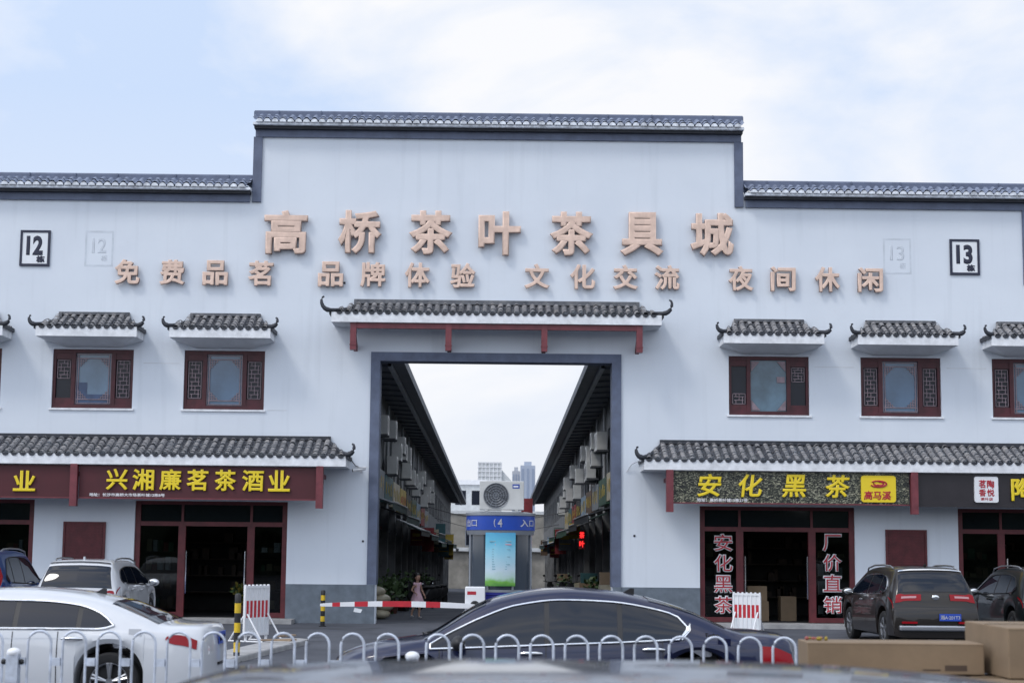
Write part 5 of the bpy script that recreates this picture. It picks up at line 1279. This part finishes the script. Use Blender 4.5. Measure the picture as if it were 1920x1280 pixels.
M_NEON = mat('red_neon', (1.0,0.03,0.03), 0.4, emit=1.6)
for ch, z in (("茶",0.45),("叶",0.16)): text('lit_letter', ch, M_NEON, nb, (0,-0.055,0), 0.17, 0.21, c=(0,z), bold=0.03)
for i, (x, y, z, h, nm) in enumerate(((-2.9, 30, 2.2, 1.0, 'red'), (-2.85, 44, 2.6, 1.2, 'teal'), (2.9, 34, 2.2, 1.1, 'red'), (-2.8,58,2.4,1.2,'yellow'))):
    o = empty('banner', (x, y, z+sz(y))); tag(o, f"{nm} vertical shop banner hanging deep in the alley, {('left side, nearer the red poles','left side, before the yellow one','right side','left side, farthest in')[i]}", 'banner', 'hanging banners in the alley')
    b = MB(); b.box(-0.25, 0.25, -0.03, 0.03, 0, h); b.build('cloth', SM[nm], o); b = MB(); b.tube([(-0.3,0,h+0.02),(0.3,0,h+0.02)],0.015,6); b.build('rod', M_KFRAME, o)

# projecting signs, goods, pipes and wires that crowd the alley
PN = ["red","cream","teal","yellow","dark green","pale blue","brown","black","grey"]
for sgn in (-1, 1):
    sd = 'left' if sgn < 0 else 'right'; rr = random.Random(40+sgn)
    for i in range(7):
        y = 26+i*7.2+rr.uniform(-2,2); cn = PN[(i*5+(3 if sgn>0 else 0)) % 9]; w_ = rr.uniform(.4,.65); h_ = rr.uniform(.5,1.2)
        o = empty('projecting_sign', (sgn*(3.38-w_/2), y, rr.uniform(2.1,2.75)+sz(y))); tag(o, f"{cn} sign board jutting from the {sd} alley wall, {NTH[i]}", 'shop sign', 'signs jutting into the alley')
        b = MB(); b.box(-w_/2, w_/2, -0.06, 0.06, 0, h_); b.build('board', SM[cn], o)
        q = MB(); q.box(-w_/2+0.05, w_/2-0.05, -0.065, -0.061, h_*.3, h_*.36); q.box(-w_/2+0.08, w_/2-0.12, -0.065, -0.061, h_*.55, h_*.75); q.build('lettering_bars', M_GOLD if cn not in ('yellow','cream') else M_REDT, o)
    for i in range(10):
        y = 4.0+i*3.6+rr.uniform(-.8,.8); n_ = rr.randint(2,4); kind = rr.choice(('crates','sacks','plant'))
        o = empty({'crates':'goods_stack','sacks':'sack_pile','plant':'potted_plant'}[kind], (sgn*(3.15), y, sz(y)))
        if kind == 'crates':
            tag(o, f"stack of small boxes on the {sd} alley side, {NTH[i]}", 'goods', 'goods along the alley')
            for q in range(n_): b = MB(); x_ = rr.uniform(-.06,.06); b.box(-0.28+x_, 0.28+x_, -0.22, 0.22, q*0.33, q*0.33+0.325); b.build('box', rr.choice([M_CARD, SM['grey'], SM['cream'], SM['teal']]), o)
        elif kind == 'sacks':
            tag(o, f"pile of pale sacks on the {sd} alley side, {NTH[i]}", 'goods', 'goods along the alley')
            for q in range(n_): b = MB(); b.ell((rr.uniform(-.12,.12), rr.uniform(-.15,.15), 0.14+q*0.2), (0.3,0.42,0.15)); b.build('sack', rr.choice([M_CARD, SM['cream']]), o, 60)
        else:
            tag(o, f"green potted plant on the {sd} alley side, {NTH[i]}", 'plant', 'plants along the alley'); rl = rr
            b = MB()
            for q in range(160):
                p = Vector((rl.gauss(0,.2), rl.gauss(0,.2), 0.75+rl.gauss(0,.22))); u = Vector((rl.gauss(0,1),rl.gauss(0,1),rl.gauss(0,1))).normalized(); v = u.orthogonal(); b.quad(p-u*.09, p+v*.045, p+u*.09, p-v*.045)
            b.build('foliage', M_LEAF1, o, fix=False); b = MB(); b.lathe([(0.12,0),(0.17,0.3),(0.15,0.32)], n=12); b.build('pot', M_POT, o, 40); b = MB(); b.tube([(0,0,.3),(0,0,.75)], .02, 5); b.build('stem', M_WOOD, o)
    for i in range(9):
        y = 3.0+i*4.0; o = empty('drain_pipe', (sgn*3.43, y, sz(y))); tag(o, f"thin drain pipe down the {sd} alley wall, {NTH[i]}", 'pipe', 'drain pipes in the alley'); b = MB(); b.tube([(0,0,3.2),(0,0,6.5)], 0.045, 7); b.build('pipe', M_PALEPIPE, o, 60)
for i, (y, z0, z1) in enumerate(((36,4.4,4.2),(50,4.3,4.0))):
    b = MB(); b.tube([(-3.4+6.8*k/12, y+0.3*math.sin(k), z0+(z1-z0)*k/12-0.55*math.sin(PI*k/12)+sz(y)) for k in range(13)], 0.014, 5); o = b.build('wire', M_BLACK); tag(o, f"thin dark wire sagging across the alley, {NTH[i]}", 'wire', 'wires across the alley')

# end of the alley
eb = empty('end_building', (0, 95, -1.3)); tag(eb, "cream low building closing the far end of the alley", 'building')
M_CREAM = mat('cream_plaster', (0.27,0.255,0.225), 0.8, var=0.4, scale=0.9); M_PALE = mat('pale_rendered_block', (0.55,0.57,0.58), 0.8, var=0.2); 
b = MB(); b.box(-6, 6, 0, 6, 0, 6.0); b.build('wall', M_CREAM, eb); b = MB(); b.box(-6.1, 6.1, -0.4, -0.01, 3.0, 3.3); b.box(-6.1,6.1,-0.15,6.1,6.002,6.25); b.build('ledge', M_PALE, eb)
for x in (-2.6,-1.2,0.4,1.8):
    b = MB(); b.box(x, x+0.9, -0.03, 0.0, 3.4, 4.8); wo = b.build('window', M_KFRAME, eb); b = MB(); b.box(x+0.08, x+0.82, -0.04, -0.031, 3.48, 4.72); b.build('pane', M_PANE_D, wo)
b = MB(); b.box(-2.2, 2.2, -0.05, 0, 0, 2.6); b.build('door', M_SHUT, eb)
rb = empty('roof_block', (-2.3, 101.2, -1.3)); tag(rb, "pale flat roofed block behind the cream building, left of the kiosk air conditioner", 'building')
b = MB(); b.box(-1.8,1.2,0,4,0,8.6); b.build('wall', M_PALE, rb); b = MB(); b.box(-1.95,1.35,-0.15,4.1,8.602,9.0); b.build('parapet', M_WHITE, rb)
for x in (-1.3,0.1):
    b = MB(); b.box(x,x+0.9,-0.02,0,6.9,8.1); b.build('window', M_PANE_D, rb)
gb = empty('grid_tower', (-0.75, 112, -1.3)); tag(gb, "white grid fronted tower top just above the kiosk air conditioner", 'building')
b = MB(); b.box(-1.1,1.1,0,3,0,11.1); b.build('wall', M_PALE, gb)
b = MB()
for i in range(7): b.box(-1.1+i*0.35, -1.03+i*0.35, -0.06, -0.002, 8.2, 11.0)
for i in range(8): b.box(-1.1, 1.1, -0.08, -0.061, 8.2+i*0.4, 8.27+i*0.4)
b.build('grid', M_WHITE, gb)
b = MB(); b.prism([(1.1,8.4),(2.9,8.4),(1.1,10.4)], 0.2, 2.6); b.build('side_roof', M_PALE, gb)
M_TOWER = mat('pale_blue_tower_facade', (0.36,0.41,0.50), 0.5, var=0.06, scale=0.05); M_TOWER2 = mat('grey_tower_facade', (0.42,0.44,0.48), 0.6, var=0.08, scale=0.05); M_TWIN = mat('tower_window_band', (0.25,0.30,0.40), 0.3)  # distance haze on the far towers is put into these pale colours
for nm, x0, x1, y, h, m_, lab in (("far_tower", 13.4, 22.5, 1000, 55, M_TOWER, "pale blue high rise tower on the horizon above the alley"), ("far_tower", 8.4, 13.2, 1010, 52, M_TOWER2, "greyer high rise tower left of the pale blue one on the horizon")):
    t = empty(nm, ((x0+x1)/2, y, -1.3)); tag(t, lab, 'tower', 'far high rise towers'); hw = (x1-x0)/2
    b = MB(); b.box(-hw, hw, 0, 12, 0, h); b.box(-hw*.5, hw*.5, 3, 9, h, h+2.5); b.build('wall', m_, t)
    b = MB()
    for q in range(3):
        xx = -hw*.7+q*hw*.7; b.box(xx-hw*.14, xx+hw*.14, -0.3, -0.01, 4, h-2)
    b.build('window_band', M_TWIN, t)
rs = empty('red_sign_tower', (1.85, 62, -1.0)); tag(rs, "red vertical sign panel on posts beside the far end of the right roof", 'sign')
b = MB(); b.box(-0.35,0.35,0,0.2,4.6,6.0); b.build('panel', SM['red'], rs); b = MB(); b.tube([(-0.2,0.1,0),(-0.2,0.1,4.6)],0.05,6); b.tube([(0.2,0.1,0),(0.2,0.1,4.6)],0.05,6); b.build('post', M_KFRAME, rs)
shrub('tree', (-9, 205, -1.3), 5, 12.4, [M_LEAF2, M_LEAF1], "green tree crown showing above the roofs at the alley end, left one", 'tree', 900, 0.6, grp='trees beyond the alley', seed=4)
shrub('tree', (-5.6, 212, -1.3), 4, 11.2, [M_LEAF2, M_LEAF1], "lower green tree crown beside the pale flat roofed block", 'tree', 700, 0.5, grp='trees beyond the alley', seed=8)

# ---- scooters parked along the alley
def scooter():
    o = empty('scooter'); 
    for x in (-0.6, 0.6):
        b = MB(); b.lathe([(0.13,-0.05),(0.21,-0.05),(0.23,0),(0.21,0.05),(0.13,0.05)], (x,0,0.23), 'y', 20); w = b.build('wheel', M_RUB, o, 40); b = MB(); b.lathe([(0.001,-0.03),(0.13,-0.03),(0.13,0.03),(0.001,0.03)], (x,0,0.23), 'y', 14, caps=False); b.build('rim', M_ALU, w, 40)
    b = MB(); rows = []
    for x, w, z0, z1 in ((-0.85,0.05,0.55,0.68),(-0.6,0.13,0.42,0.72),(-0.2,0.15,0.28,0.72),(0.0,0.14,0.22,0.50),(0.1,0.14,0.2,0.32),(0.32,0.15,0.2,0.34),(0.42,0.17,0.25,0.75),(0.5,0.14,0.35,0.98),(0.58,0.06,0.5,1.0)):
        rows.append([(x,-w,z0),(x,w,z0),(x,w*1.0,z1*.9),(x,w*.6,z1),(x,-w*.6,z1),(x,-w,z1*.9)])
    i = b.grid(rows, 0, True); b.face([i+j for j in range(6)]); b.face([i+48+j for j in range(6)][::-1]); b.build('body', M_BLACK, o, 40)
    b = MB(); b.ell((-0.35,0,0.76),(0.38,0.15,0.07)); b.build('seat', M_RUB, o, 60)
    b = MB(); b.tube([(0.48,-0.33,1.02),(0.52,-0.1,0.98),(0.52,0.1,0.98),(0.48,0.33,1.02)],0.016,6); b.tube([(0.6,0,0.25),(0.5,0,0.98)],0.03,6)
    for s_ in (-1,1): b.tube([(0.5,s_*0.22,1.0),(0.5,s_*0.27,1.2)],0.008,5); b.ell((0.5,s_*0.29,1.22),(0.015,0.06,0.04))
    b.build('handlebar', M_BLACK, o, 60)
    b = MB(); b.ell((0.60,0,0.86),(0.03,0.08,0.06)); b.build('headlight', M_CHROME, o, 60)
    return o
sp = scooter(); first = True
for x, y, a, lab in ((-2.75,15,-20,"black scooter parked on the left of the alley, nearest the girl"),(-2.6,19,-35,"black scooter parked on the left of the alley, second of its row"),(-2.55,24,-30,"black scooter parked on the left of the alley, third of its row"),(-2.4,29,-25,"black scooter parked on the left of the alley, last of its row"),(2.6,12,200,"black scooter parked on the right of the alley below the lit sign"),(2.6,17,210,"black scooter parked on the right of the alley beyond the lit sign"),(2.4,23,215,"black scooter parked farthest in on the right of the alley")):
    o = sp if first else copy_tree(sp); first = False; o.location = (x, y, sz(y)); o.rotation_euler = (0,0,R(a)+PI*1.5); tag(o, lab, 'scooter', 'scooters parked in the alley')
br = MB(); br.lathe([(0.26,0),(0.30,0.1),(0.30,0.75),(0.27,0.85)], n=20); bo = br.build('barrel', M_BLUE_BAND, None, 40); bo.location = (2.45, 9.5, sz(9.5)); tag(bo, "blue plastic barrel standing at the right side of the alley", 'barrel')

# ---- girl in a pink dress walking out of the alley
M_SKIN = mat('skin', (0.48,0.29,0.21), 0.55); M_HAIR = mat('black_hair', (0.012,0.010,0.010), 0.5); M_PINK = mat('pink_dress_cloth', (0.72,0.48,0.55), 0.8, var=0.12, scale=8); M_SHOE = mat('white_shoe', (0.6,0.58,0.58), 0.6)
def girl(loc, rz):
    o = empty('person', loc, rz); tag(o, "girl in a pale pink dress walking towards the gateway", 'person')
    H_ = 1.25; s = H_/1.25
    V = [(0,0,0.62,.085),(0,0,0.72,.075),(0,0,0.82,.080),(0,0,0.93,.085),(0,0,0.985,.042),(0,0.0,1.03,.038),(0,-.012,1.09,.075),(0,-.008,1.16,.082),(0,0,1.215,.055),
         (.06,0,0.57,.062),(.062,-.04,0.33,.042),(.062,.0,0.09,.028),(.064,-.03,0.035,.026),(.066,-.10,0.022,.020),
         (-.06,0,0.57,.062),(-.062,.07,0.34,.042),(-.062,.17,0.13,.028),(-.064,.17,0.07,.026),(-.066,.12,0.03,.020),
         (.105,0,0.935,.036),(.185,.05,0.78,.026),(.22,-.03,0.64,.020),(.225,-.065,0.600,.016),
         (-.105,0,0.935,.036),(-.175,.03,0.77,.026),(-.16,-.13,0.70,.020),(-.150,-.175,0.685,.016)]
    E_ = [(0,1),(1,2),(2,3),(3,4),(4,5),(5,6),(6,7),(7,8),(0,9),(9,10),(10,11),(11,12),(12,13),(0,14),(14,15),(15,16),(16,17),(17,18),(3,19),(19,20),(20,21),(21,22),(3,23),(23,24),(24,25),(25,26)]
    me = bpy.data.meshes.new('body'); me.from_pydata([v[:3] for v in V], E_, [])
    b = bpy.data.objects.new('body', me); COL.objects.link(b); b.parent = o
    sk = b.modifiers.new('skin', 'SKIN')
    for i, v in enumerate(V): me.skin_vertices[0].data[i].radius = (v[3], v[3]*(0.8 if i in (1,2,3) else 1))
    me.skin_vertices[0].data[0].use_root = True
    b.modifiers.new('sub', 'SUBSURF').levels = 2; b.modifiers['sub'].render_levels = 2
    me.materials.append(M_SKIN)
    # fingers: five short tapering chains on each hand
    for hx, hy, hz in ((.225,-.065,.600),(-.150,-.175,.685)):
        f = MB()
        for q, (dx, dy, l) in enumerate(((-.012,-.004,.050),(-.004,-.008,.056),(.004,-.008,.053),(.011,-.004,.044))): f.tube([(hx+dx,hy+dy,hz-.005),(hx+dx,hy+dy-.01,hz-.03),(hx+dx,hy+dy-.006,hz-.012-l)],[.0055,.005,.0035],6)
        f.tube([(hx-.014 if hx>0 else hx+.014,hy,hz+.006),(hx-(.026 if hx>0 else -.026),hy-.012,hz-.018)],[.006,.004],6); f.build('fingers', M_SKIN, o, 60)
    d = MB(); rows = []
    for z, rx, ry in ((0.985,.055,.05),(0.97,.085,.065),(0.90,.098,.075),(0.80,.092,.078),(0.73,.092,.08),(0.66,.125,.115),(0.55,.165,.155),(0.44,.200,.19),(0.385,.212,.20)):
        rows.append([(rx*math.cos(2*math.pi*j/28)*(1+.05*math.sin(7*2*math.pi*j/28)*max(0,(.75-z)/.4)), ry*math.sin(2*math.pi*j/28)*(1+.05*math.sin(7*2*math.pi*j/28)*max(0,(.75-z)/.4))+0.01, z) for j in range(28)])
    d.grid(rows, 0, True); do = d.build('dress', M_PINK, o, 60); so = do.modifiers.new('cloth','SOLIDIFY'); so.thickness = 0.006
    for sx in (-1,1):
        q = MB(); q.ell((sx*.10,0,.945),(.048,.05,.05)); q.build('sleeve', M_PINK, o, 60)
    h = MB(); h.ell((0,.018,1.165),(.088,.088,.092)); h.ell((0,.075,1.10),(.06,.045,.12)); h.build('hair', M_HAIR, o, 60)
    f = MB()
    for sx in (-1,1): f.ell((sx*.030,-.086,1.135),(.010,.006,.006))
    f.build('eyes', M_HAIR, o, 60)
    f = MB(); f.ell((0,-.092,1.105),(.010,.014,.014)); f.build('nose', M_SKIN, o, 60); f = MB(); f.ell((0,-.082,1.075),(.020,.006,.006)); f.build('mouth', mat('lips', (0.4,0.12,0.11), 0.5), o, 60)
    for sx in (-1,1):
        q = MB(); q.ell((sx*.078,0,1.12),(.010,.018,.024)); q.build('ear', M_SKIN, o, 60)
    for x, y, z in ((.066,-.06,.025),(-.066,.145,.05)):
        q = MB(); q.ell((x,y,z),(.034,.07,.026)); q.build('shoe', M_SHOE, o, 60)
girl((-2.16, 5.5, sz(5.5)), R(38))
bpy.data.objects.remove(_fo)
